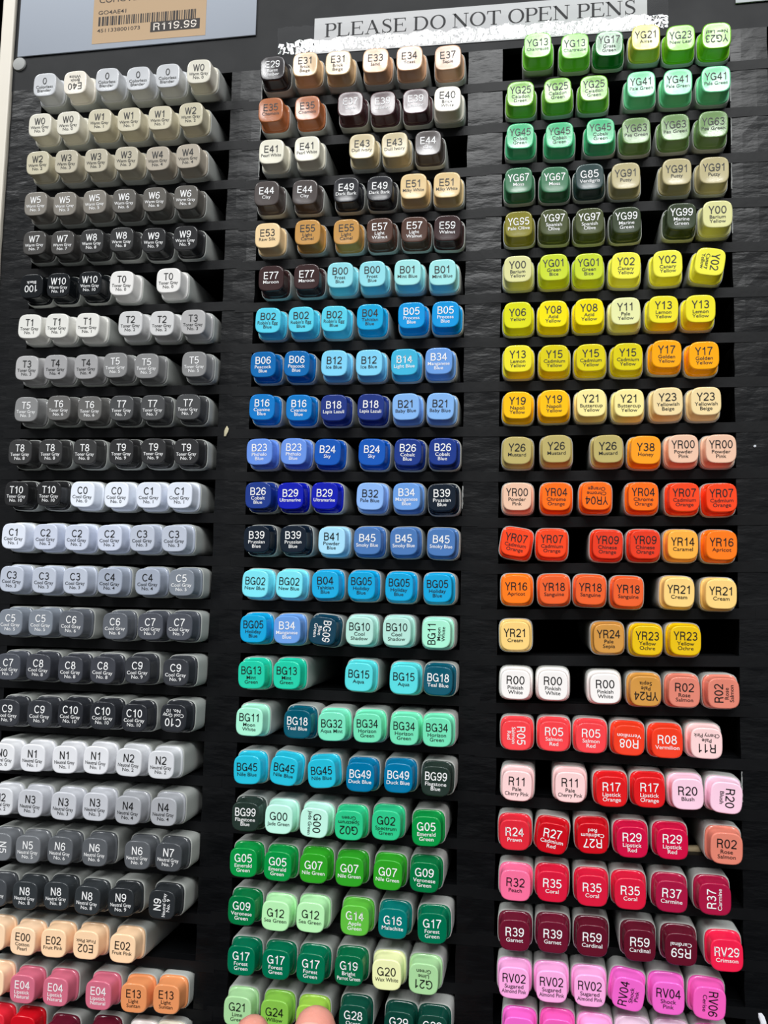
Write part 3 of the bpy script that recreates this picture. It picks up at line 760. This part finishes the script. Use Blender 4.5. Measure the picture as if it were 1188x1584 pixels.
27.2;-91.8;11.0;Y00;0;0;pale yellow square marker printed Y00 Barium Yellow, just left of the YG01
42.7;-91.8;11.0;YG01;0;0;yellow-green square marker printed YG01 Green Bice, just right of the Y00
57.5;-92.2;11.0;YG01;0;0;yellow-green square marker printed YG01 Green Bice, just left of the Y02
72.9;-92.6;11.0;Y02;0;0;yellow square marker printed Y02 Canary Yellow, just right of the YG01
90.1;-92.3;11.0;Y02;0;0;yellow square marker printed Y02 Canary Yellow, in the middle of three alike
107.2;-92.3;11.0;Y02;-100;0;yellow square marker printed Y02 Canary Yellow, turned sideways
27.4;-112.5;11.0;Y06;0;0;bright yellow square marker printed Y06 Yellow
42.5;-112.5;11.0;Y08;0;0;bright yellow square marker printed Y08 Acid Yellow, just right of the Y06
57.6;-112.2;11.0;Y08;0;0;bright yellow square marker printed Y08 Acid Yellow, just left of the Y11
72.7;-112.5;11.0;Y11;0;0;pale yellow square marker printed Y11 Pale Yellow
88.2;-112.3;11.0;Y13;0;0;bright yellow square marker printed Y13 Lemon Yellow, just right of the Y11
103.1;-112.5;11.0;Y13;0;0;bright yellow square marker printed Y13 Lemon Yellow, at the right end of its row
27.6;-132.0;11.0;Y13;0;0;bright yellow square marker printed Y13 Lemon Yellow, just left of the Y15
43.1;-132.1;11.0;Y15;0;0;bright yellow square marker printed Y15 Cadmium Yellow, just right of the Y13
58.3;-132.3;11.0;Y15;0;0;bright yellow square marker printed Y15 Cadmium Yellow, in the middle of three alike
73.6;-132.2;11.0;Y15;0;0;bright yellow square marker printed Y15 Cadmium Yellow, just left of the Y17
89.3;-131.5;11.0;Y17;0;0;bright golden square marker printed Y17 Golden Yellow, just right of the Y15
104.3;-132.5;11.0;Y17;0;0;bright golden square marker printed Y17 Golden Yellow, at the right end of its row
27.6;-152.3;11.1;Y19;0;0;bright golden square marker printed Y19 Napoli Yellow, at the left end of its row
43.0;-152.0;11.1;Y19;0;0;bright golden square marker printed Y19 Napoli Yellow, just left of the Y21
58.5;-151.9;11.1;Y21;0;0;pale yellow square marker printed Y21 Buttercup Yellow, just right of the Y19
74.0;-152.2;11.1;Y21;0;0;pale yellow square marker printed Y21 Buttercup Yellow, just left of the Y23
89.6;-151.9;11.1;Y23;0;0;pale peach square marker printed Y23 Yellowish Beige, just right of the Y21
104.8;-151.9;11.1;Y23;0;0;pale peach square marker printed Y23 Yellowish Beige, at the right end of its row
27.6;-172.0;11.3;Y26;0;0;khaki square marker printed Y26 Mustard, at the left end of its row
44.1;-171.5;11.3;Y26;0;0;khaki square marker printed Y26 Mustard, in the middle of three alike
65.4;-171.6;11.3;Y26;0;0;khaki square marker printed Y26 Mustard, just left of the Y38
80.6;-172.3;11.3;Y38;0;0;bright golden square marker printed Y38 Honey
95.6;-171.9;11.3;YR00;0;0;pale peach square marker printed YR00 Powder Pink, just right of the Y38
110.5;-171.9;11.3;YR00;0;0;pale peach square marker printed YR00 Powder Pink, at the right end of its row
27.8;-191.9;11.7;YR00;0;0;pale peach square marker printed YR00 Powder Pink, just left of the YR04
44.1;-191.9;11.7;YR04;0;0;bright orange square marker printed YR04 Chrome Orange, just right of the YR00
60.6;-191.6;11.7;YR04;180;0;bright orange square marker printed YR04 Chrome Orange, turned upside down
79.5;-191.8;11.7;YR04;0;0;bright orange square marker printed YR04 Chrome Orange, just left of the YR07
95.8;-192.0;11.7;YR07;0;0;bright red square marker printed YR07 Cadmium Orange, just right of the YR04
110.3;-192.2;11.7;YR07;0;0;bright red square marker printed YR07 Cadmium Orange, at the right end of its row
27.4;-211.4;12.2;YR07;-8;0;bright red square marker printed YR07 Cadmium Orange, at the left end of its row
42.4;-211.7;12.2;YR07;0;0;bright red square marker printed YR07 Cadmium Orange, just left of the YR09
65.0;-211.9;12.2;YR09;0;0;bright red square marker printed YR09 Chinese Orange, just right of the YR07
80.1;-211.7;12.2;YR09;0;0;bright red square marker printed YR09 Chinese Orange, just left of the YR14
95.0;-211.6;12.2;YR14;0;0;orange square marker printed YR14 Caramel
109.9;-211.7;12.2;YR16;0;0;bright orange square marker printed YR16 Apricot, just right of the YR14
27.8;-231.2;12.8;YR16;0;0;bright orange square marker printed YR16 Apricot, just left of the YR18
43.3;-231.1;12.8;YR18;0;0;bright red square marker printed YR18 Sanguine, just right of the YR16
58.1;-231.0;12.8;YR18;0;0;bright red square marker printed YR18 Sanguine, in the middle of three alike
73.2;-231.4;12.8;YR18;0;0;bright red square marker printed YR18 Sanguine, just left of the YR21
93.2;-231.1;12.8;YR21;0;0;cream yellow square marker printed YR21 Cream, just right of the YR18
109.5;-231.4;12.8;YR21;0;0;cream yellow square marker printed YR21 Cream, at the right end of its row
27.5;-250.5;13.3;YR21;0;0;cream yellow square marker printed YR21 Cream, just left of the YR24
65.4;-250.5;13.3;YR24;0;0;ochre brown square marker printed YR24 Pale Sepia, just right of the YR21
80.6;-250.8;13.3;YR23;0;0;bright yellow square marker printed YR23 Yellow Ochre, just right of the YR24
95.5;-250.4;13.3;YR23;0;0;bright yellow square marker printed YR23 Yellow Ochre, at the right end of its row
27.8;-270.5;13.9;R00;0;0;creamy white square marker printed R00 Pinkish White, at the left end of its row
43.0;-270.2;13.9;R00;0;0;creamy white square marker printed R00 Pinkish White, in the middle of three alike
63.9;-270.7;13.9;R00;0;0;creamy white square marker printed R00 Pinkish White, just left of the YR24
79.7;-271.0;13.9;YR24;180;0;ochre brown square marker printed YR24 Pale Sepia, turned upside down
94.7;-270.8;13.9;R02;0;0;salmon square marker printed R02 Rose Salmon, just right of the YR24
109.7;-270.7;13.9;R02;90;0;salmon square marker printed R02 Rose Salmon, turned sideways
28.4;-290.9;14.6;R05;-90;0;red square marker printed R05 Salmon Red, turned sideways
43.5;-290.5;14.6;R05;0;0;red square marker printed R05 Salmon Red, in the middle of three alike
58.2;-290.5;14.6;R05;0;0;red square marker printed R05 Salmon Red, just left of the R08
73.1;-290.7;14.6;R08;180;0;bright red square marker printed R08 Vermilion, turned upside down
87.8;-290.9;14.6;R08;0;0;bright red square marker printed R08 Vermilion, just left of the R11
102.7;-290.3;14.6;R11;180;0;pale pink square marker printed R11 Pale Cherry Pink, turned upside down
28.8;-310.9;15.2;R11;0;0;pale pink square marker printed R11 Pale Cherry Pink, at the left end of its row
50.0;-310.3;15.2;R11;0;0;pale pink square marker printed R11 Pale Cherry Pink, just left of the R17
66.2;-311.0;15.2;R17;0;0;bright red square marker printed R17 Lipstick Orange, just right of the R11
80.8;-310.4;15.2;R17;0;0;bright red square marker printed R17 Lipstick Orange, just left of the R20
95.3;-310.2;15.2;R20;0;0;pale pink square marker printed R20 Blush, just right of the R17
109.9;-310.9;15.2;R20;-95;0;pale pink square marker printed R20 Blush, turned sideways
28.0;-330.3;15.8;R24;0;0;bright red square marker printed R24 Prawn
42.9;-330.5;15.8;R27;-6;0;bright red square marker printed R27 Cadmium Red, just right of the R24
58.8;-329.6;15.8;R27;180;0;bright red square marker printed R27 Cadmium Red, turned upside down
74.0;-329.9;15.8;R29;0;0;bright crimson square marker printed R29 Lipstick Red, just right of the R27
89.3;-329.6;15.8;R29;0;0;bright crimson square marker printed R29 Lipstick Red, just left of the R02
109.5;-329.9;15.8;R02;0;0;salmon square marker printed R02 Rose Salmon, just right of the R29
28.5;-349.7;16.5;R32;0;0;pink square marker printed R32 Peach
43.0;-349.0;16.5;R35;0;0;bright red square marker printed R35 Coral, just right of the R32
58.5;-349.4;16.5;R35;0;0;bright red square marker printed R35 Coral, in the middle of three alike
73.1;-349.4;16.5;R35;0;0;bright red square marker printed R35 Coral, just left of the R37
88.7;-349.2;16.5;R37;0;0;deep crimson square marker printed R37 Carmine, just right of the R35
104.9;-349.1;16.5;R37;90;0;deep crimson square marker printed R37 Carmine, turned sideways
28.4;-368.7;17.2;R39;0;0;dark maroon square marker printed R39 Garnet, at the left end of its row
43.3;-368.1;17.2;R39;0;0;dark maroon square marker printed R39 Garnet, just left of the R59
58.5;-368.2;17.2;R59;0;0;dark maroon square marker printed R59 Cardinal, just right of the R39
76.6;-368.4;17.2;R59;0;0;dark maroon square marker printed R59 Cardinal, in the middle of three alike
91.9;-368.3;17.2;R59;180;0;dark maroon square marker printed R59 Cardinal, turned upside down
108.7;-369.1;17.2;RV29;0;0;bright red square marker printed RV29 Crimson
28.3;-386.7;17.7;RV02;0;0;pale pink square marker printed RV02 Sugared Almond Pink, at the left end of its row
42.9;-386.6;17.7;RV02;0;0;pale pink square marker printed RV02 Sugared Almond Pink, in the middle of three alike
57.6;-387.0;17.7;RV02;0;0;pale pink square marker printed RV02 Sugared Almond Pink, just left of the RV04
72.2;-386.7;17.7;RV04;82;0;pink square marker printed RV04 Shock Pink, turned sideways
87.0;-386.6;17.7;RV04;0;0;pink square marker printed RV04 Shock Pink, just left of the RV06
102.1;-387.1;17.7;RV06;-94;0;pink square marker printed RV06 Cerise
30.4;-405.1;18.1;RV04;0;1;hot pink square marker in the bottom row, below the first RV02
45.3;-404.4;18.1;RV06;0;1;hot pink square marker in the bottom row, below the second RV02
59.8;-404.6;18.1;RV02;0;1;light pink square marker in the bottom row, below the third RV02
74.4;-404.5;18.1;RV00;0;1;square marker in the bottom row, grey barrel showing below the sideways RV04
88.9;-404.3;18.1;RV00;0;1;square marker in the bottom row, grey barrel showing below the upright RV04
103.5;-404.4;18.1;RV02;0;1;square marker in the bottom row, grey barrel showing below the RV06'''
for ln in MARKERS.split('\n'):
    x, y, p, code, rot, blank, label = ln.split(';')
    x, y, p = float(x), float(y), float(p) + random.uniform(-.5, .5)
    bay = 'grey and skin-tone bay' if x < -105 else 'brown, blue and green bay' if x < 10 else 'green to pink bay'
    r = empty('marker', W(x, y, p - LEN), label, 'marker', 'square markers in the ' + bay)
    r.rotation_euler = (0, -math.radians(int(rot) + random.uniform(-1.6, 1.6)), 0)
    link('barrel', ME_BARREL, None, r)
    link('end_cap', cap_mesh(code, blank == '0'), None, r)

# ------------------------------------------------------------ price strip and price label (top left)
bm = bmesh.new(); box(bm, -227.5, -100.3, 35.2, 95, 0.1, 1.0); bevel(bm, .3)
bm2 = bmesh.new()
tag(link('price_strip', fin(bm, 'price_strip', True), mat('pale blue-grey plastic strip', 'A6ADB8', 0.55, 0.2, 0.05, 30)), 'pale blue-grey plastic price strip fixed above the grey markers', 'price strip')
bm2.free()
TILT = -0.0125
def fr_l(u, v): return (-186.4 + u, 38.2 + v + TILT * u)
bm = bmesh.new()
poly(bm, [(0, 0), (60.3, 0), (60.3, 32), (0, 32)], 1.1, 0, fr_l)
bmesh.ops.recalc_face_normals(bm, faces=bm.faces[:])
def lt(x, y): return lambda u, v: W(*fr_l(x + u, y + v), 1.16)
put_text(bm, 'COPIC MARKER', lt(3, 21.7), 3.0, 36, 1, 'l', 34)
put_text(bm, 'GO4AE41', lt(2.8, 15.4), 2.1, 16, 1, 'l', 15)
put_text(bm, '4511338001073', lt(2.6, 5.9), 1.9, 24, 1, 'l', 23)
random.seed(11); u = 3.0
while u < 55:
    w_ = random.choice((.45, .45, .8, 1.1)); poly(bm, [(u, 9.3), (u + w_, 9.3), (u + w_, 14.2), (u, 14.2)], 1.16, 1, fr_l); u += w_ + random.choice((.4, .5, .8))
poly(bm, [(31.2, 3.8), (57.2, 3.8), (57.2, 9.2), (31.2, 9.2)], 1.16, 1, fr_l)
def lt2(u, v): return W(*fr_l(44.2 + u, 4.6 + v), 1.22)
put_code(bm, 'R119.99', lambda u, v: lt2(u * 1.28, v), 3.9, 19, 2, .12)
me = bpy.data.meshes.new('price_label'); bm.to_mesh(me); bm.free()
tag(link('price_label', me, [mat('tan label paper', 'BDA283', 0.7, 0.15), mat('label print', '35302E', 0.6, 0.3), mat('label paper knockout', 'EDE3D8', 0.6, 0.3)]), 'tan price label with barcode and R119.99 on the blue-grey strip', 'price label')
bm = bmesh.new(); box(bm, 121.3, 260, 29.2, 90, 0.1, 0.9); bevel(bm, .3)
tag(link('price_strip', fin(bm, 'price_strip', True), mat('pale strip', 'C9CDD0', 0.3, 0.5)), 'corner of a pale plastic strip above the green markers, opposite the price label', 'price strip')

# ------------------------------------------------------------ sign with serif lettering
SG = -0.0165
def fr_s(u, v): return (-70.9 + u, 23.1 + v + SG * u)
bm = bmesh.new()
poly(bm, [(0, 0), (154.5, 0), (154.5, 18), (0, 18)], 0.35, 0, fr_s)
def rect(x0, x1, y0, y1): return [(x0, y0), (x1, y0), (x1, y1), (x0, y1)]
TH, TN, SF = 0.15, 0.05, 0.045
def arc(cx, cy, rx, ry, a0, a1, n=24):
    pts = []; ws = []
    for k in range(n + 1):
        t = math.radians(a0 + (a1 - a0) * k / n); pts.append((cx + rx * math.cos(t), cy + ry * math.sin(t))); ws.append(TN + (TH - TN) * abs(math.cos(t)) ** 1.3)
    return stroke(pts, ws)
def serif_stem(x, both=True): return [rect(x, x + TH, 0, 1), rect(x - .09, x + TH + .09, 0, SF), rect(x - .09, x + TH + .09, 1 - SF, 1)]
def glyph(c):
    if c == 'P': return serif_stem(.1) + [rect(.2, .48, 1 - TN, 1), rect(.2, .48, .46, .46 + TN)] + arc(.46, .73, .24, .245, -90, 90), .8
    if c == 'L': return serif_stem(.1) + [rect(.2, .78, 0, TN), [(.72, 0), (.82, 0), (.85, .26), (.81, .26)]], .92
    if c == 'E': return serif_stem(.1) + [rect(.2, .78, 0, TN), [(.72, 0), (.82, 0), (.85, .24), (.81, .24)], rect(.2, .76, 1 - TN, 1), [(.77, .78), (.8, .78), (.8, 1), (.7, 1)], rect(.2, .6, .5, .5 + TN), rect(.57, .61, .4, .65)], .92
    if c == 'A': return stroke([(.16, .02), (.5, 1)], [TN, TN]) + stroke([(.47, 1), (.86, .02)], [TH, TH]) + [rect(.27, .72, .33, .33 + TN), rect(.02, .31, 0, SF), rect(.7, 1.04, 0, SF)], 1.08
    if c == 'S':
        P_ = [(.62, .78), (.58, .9), (.48, .97), (.36, .98), (.22, .93), (.14, .82), (.15, .7), (.25, .6), (.4, .52), (.54, .43), (.63, .31), (.63, .18), (.53, .06), (.38, .02), (.23, .05), (.13, .14), (.1, .26)]
        W_ = [.03, .05, .06, .06, .08, .11, .13, .15, .16, .15, .13, .11, .08, .06, .06, .05, .03]
        return stroke(P_, W_) + [rect(.6, .64, .74, 1.0), rect(.085, .12, 0, .28)], .8
    if c == 'D': return serif_stem(.1) + [rect(.2, .45, 1 - TN, 1), rect(.2, .45, 0, TN)] + arc(.42, .5, .46, .475, -90, 90), 1.06
    if c == 'O': return arc(.52, .5, .42, .485, 0, 360, 40), 1.06
    if c == 'N': return [rect(.14, .19, 0, 1), rect(.84, .89, 0, 1), rect(.02, .32, 0, SF), rect(.0, .2, 1 - SF, 1), rect(.72, 1.02, 1 - SF, 1)] + stroke([(.13, .97), (.86, .03)], [TH * 1.1, TH * 1.1]), 1.08
    if c == 'T': return [rect(.4, .4 + TH, 0, 1), rect(.28, .67, 0, SF), rect(.06, .89, 1 - TN, 1), [(.04, .76), (.07, .76), (.14, 1), (.05, 1)], [(.88, .76), (.91, .76), (.9, 1), (.81, 1)]], .96
    return [], .38
SIGN = 'PLEASE DO NOT OPEN PENS'
tot = sum(glyph(c)[1] for c in SIGN); kx = 145.0 / tot; u = 5.2
for c in SIGN:
    g, adv = glyph(c)
    for q in g: poly(bm, [(u + px * kx, 8.0 + py * 6.9) for px, py in q], 0.40, 1, fr_s)
    u += adv * kx
me = bpy.data.meshes.new('paper_sign'); bm.to_mesh(me); bm.free()
tag(link('paper_sign', me, [mat('sign paper', 'C9CACB', 0.6, 0.3), mat('sign print', '1C1C1E', 0.6, 0.3)]), 'white paper sign reading PLEASE DO NOT OPEN PENS taped above the markers', 'sign')
# clear packing tape across the sign
m = bpy.data.materials.new('clear wrinkled tape'); m.use_nodes = True; nt = m.node_tree; nt.nodes.clear()
out = nt.nodes.new('ShaderNodeOutputMaterial'); mx = nt.nodes.new('ShaderNodeMixShader'); tr = nt.nodes.new('ShaderNodeBsdfTransparent'); gl = nt.nodes.new('ShaderNodeBsdfGlossy')
gl.inputs['Roughness'].default_value = 0.05; mx.inputs[0].default_value = 0.07
tc = nt.nodes.new('ShaderNodeTexCoord'); nz = nt.nodes.new('ShaderNodeTexNoise'); nz.inputs['Scale'].default_value = 600; nz.inputs['Detail'].default_value = 2
bp = nt.nodes.new('ShaderNodeBump'); bp.inputs['Strength'].default_value = 0.15; bp.inputs['Distance'].default_value = 0.0003
nt.links.new(tc.outputs['Object'], nz.inputs['Vector']); nt.links.new(nz.outputs['Fac'], bp.inputs['Height']); nt.links.new(bp.outputs[0], gl.inputs['Normal'])
nt.links.new(tr.outputs[0], mx.inputs[1]); nt.links.new(gl.outputs[0], mx.inputs[2]); nt.links.new(mx.outputs[0], out.inputs[0])
bm = bmesh.new(); random.seed(8)
NX, NY = 260, 20; g = []
for i in range(NX + 1):
    col = []
    for j in range(NY + 1):
        u = -18 + 181.5 * i / NX; v = 0.6 + 13 * j / NY + (random.uniform(-.5, .5) if j in (0, NY) else 0)
        t = j / NY; z = 0.75 + 2.2 * max(0, t - .5 + .05 * math.sin(i * .23) + .03 * math.sin(i * .71)) + random.uniform(-1, 1) * (.055 if t < .5 else .006)
        x, y = fr_s(u, v); col.append(bm.verts.new(W(x, y, z)))
    g.append(col)
for i in range(NX):
    for j in range(NY): bm.faces.new((g[i][j], g[i+1][j], g[i+1][j+1], g[i][j+1]))
tag(link('clear_tape', fin(bm, 'clear_tape', True), m), 'shiny wrinkled clear tape stuck across the lower half of the paper sign', 'tape')

# ------------------------------------------------------------ small things on the rack
def blob(name, loc, r, m, label, cat, sx=1, sy=1, sz=1, rot=0, seed=1):
    rnd = random.Random(seed); bm = bmesh.new(); bmesh.ops.create_icosphere(bm, subdivisions=2, radius=r * MM)
    for v in bm.verts: v.co = Vector((v.co.x * sx, v.co.y * sy, v.co.z * sz)) * rnd.uniform(.8, 1.2)
    o = link(name, fin(bm, name), m); o.location = loc; o.rotation_euler = (0, rot, 0); return tag(o, label, cat)
bm = bmesh.new()
for k, (r_, z) in enumerate(((3.6, 0), (3.6, .4), (3.3, .9), (2.0, 1.2), (.1, 1.25))):
    vs = [bm.verts.new(W(-226.3 + r_ * math.cos(2 * math.pi * i / 24), 31.4 + r_ * math.sin(2 * math.pi * i / 24), z + .1)) for i in range(24)]
    if k:
        for i in range(24): bm.faces.new((pv[i], pv[(i+1) % 24], vs[(i+1) % 24], vs[i]))
    pv = vs
tag(link('screw', fin(bm, 'screw', True), mat('dull steel', 'A3A4A2', 0.6, 0.3)), 'dull steel screw head by the cream edge below the price strip', 'screw')
blob('paper_scrap', W(-107.0, -160.4, .7), 1.6, mat('cream scrap', 'C9C0A0', 0.8, 0.2), 'cream paper scrap stuck between the grey and blue bays', 'scrap', .55, .3, 1.6, .2, 3)
blob('paper_scrap', W(125.0, -399, .8), 2.0, mat('white scrap', 'E4E6EC', 0.6, 0.3), 'white torn scrap at the edge below the pink markers', 'scrap', .6, .3, 1.8, -.3, 5)
blob('staple', W(126.0, -169.1, .5), .55, mat('pale fleck', 'C6CCD2', 0.4, 0.5), 'tiny pale fleck on the black strip beside the YR00 markers', 'fleck', 1, .5, 1, 0, 6).name = 'paper_fleck'
bm = bmesh.new(); box(bm, 92, 105, -338.6, -336.2, -9, -5, 1.2); bevel(bm, .8)
tag(link('wooden_stick', fin(bm, 'wooden_stick', True), mat('pale wood', 'A89878', 0.7, 0.2, 0.3, 200)), 'pale wooden stick lying in the slot between R29 and R02', 'stick')

# ------------------------------------------------------------ the hand reaching in from below
def hand():
    root = empty('person', W(-48, -560, 110), 'hand reaching up from below, two fingertips over the lime green markers', 'person')
    J = []; E = []; NAILS = []
    def add(p, r, par=None):
        J.append((W(p[0], p[1] - 2.1, p[2]) - root.location, r)); i = len(J) - 1
        if par is not None: E.append((par, i))
        return i
    fo = add((-26, -730, 190), 33); f2 = add((-29, -660, 160), 29, fo); wr = add((-34, -590, 126), 25, f2)
    pm = add((-40, -556, 114), 26, wr)
    def finger(knuckle, pts, nail=True):
        k = add(knuckle[0], knuckle[1], pm)
        for p, r in pts: k = add(p, r, k)
        NAILS.append((pts[-3], pts[-2]))
    finger(((-57, -506, 106), 15), [((-58, -466, 100), 12), ((-62, -432, 92), 10.6), ((-64, -413, 78), 9.4), ((-65, -396.5, 62), 8.4), ((-65.3, -394, 59.5), 7.4)])   # index
    finger(((-41, -502, 108), 15.5), [((-40, -466, 102), 12.4), ((-39, -428, 97), 11.2), ((-39.5, -406, 83), 10.2), ((-40, -389.5, 69), 9.4), ((-40.2, -386.5, 66), 8.4)])      # middle
    finger(((-26, -506, 108), 14.5), [((-22, -472, 104), 11.4), ((-18, -442, 106), 10), ((-17, -430, 95), 9.2), ((-18, -431, 80), 8.2), ((-18, -433, 76), 6)])               # ring, bent
    finger(((-14, -514, 108), 13), [((-6, -486, 106), 10), ((0, -462, 110), 8.8), ((1, -451, 100), 8), ((0, -452, 86), 7.2), ((0, -454, 82), 5.4)])                          # little, bent
    finger(((-60, -536, 108), 17), [((-74, -510, 100), 14), ((-86, -484, 92), 11.6), ((-90, -464, 84), 10.6), ((-91, -448, 77), 9.2), ((-91, -444, 75), 7)])                # thumb
    bm = bmesh.new()                                   # overlapping rounds along every bone, merged below into one skin
    for a, b in E:
        (pa, ra), (pb, rb) = J[a], J[b]; n = max(2, int((pb - pa).length / (2.5 * MM)))
        for k in range(n + 1):
            t = k / n
            bmesh.ops.create_icosphere(bm, subdivisions=2, radius=(ra + (rb - ra) * t) * .94 * MM, matrix=Matrix.Translation(pa.lerp(pb, t)))
    o = link('hand', fin(bm, 'hand', True), mat('skin', 'DD9585', 0.36, 0.5, 0.15, 700, sss=0.2), root)
    rm = o.modifiers.new('one surface', 'REMESH'); rm.mode = 'VOXEL'; rm.voxel_size = 0.0015; rm.use_smooth_shade = True
    sm = o.modifiers.new('soften', 'SMOOTH'); sm.factor = 0.5; sm.iterations = 14
    dg = bpy.context.evaluated_depsgraph_get(); me = bpy.data.meshes.new_from_object(o.evaluated_get(dg))
    o.modifiers.clear()
    bm = bmesh.new(); bm.from_mesh(me)                 # keep the outer skin only
    todo = set(bm.verts); best = []
    while todo:
        st = [todo.pop()]; comp = [st[0]]
        while st:
            for e in st.pop().link_edges:
                for w in e.verts:
                    if w in todo: todo.remove(w); st.append(w); comp.append(w)
        if len(comp) > len(best): best = comp
    keep = set(best); bmesh.ops.delete(bm, geom=[v for v in bm.verts if v not in keep], context='VERTS')
    bm.to_mesh(me); bm.free(); o.data = me
    for p in me.polygons: p.use_smooth = True
    for (p, r1), (q, r2) in NAILS:
        a, b = W(p[0], p[1] - 2.1, p[2]), W(q[0], q[1] - 2.1, q[2]); ax = (b - a).normalized()
        nrm = Vector((0, -1, .6)); nrm = (nrm - ax * nrm.dot(ax)).normalized(); sd = ax.cross(nrm)
        c = a.lerp(b, .82) + nrm * (r2 * .87 * MM) - root.location
        bm = bmesh.new(); bmesh.ops.create_uvsphere(bm, u_segments=20, v_segments=12, radius=1)
        for v in bm.verts:
            x, y, z = v.co
            e = (abs(x) ** 3 + abs(y) ** 3) ** (1 / 3) / (math.hypot(x, y) or 1); e = 1 / e if e else 1
            v.co = c + sd * (x * e * r2 * .62 * MM) + ax * (y * e * r2 * .8 * MM) + nrm * ((z * 1.1 - 1.6 * x * x) * MM)
        n = link('fingernail', fin(bm, 'fingernail', True), mat('fingernail', 'E6AC9E', 0.25, 0.5), root)
hand()
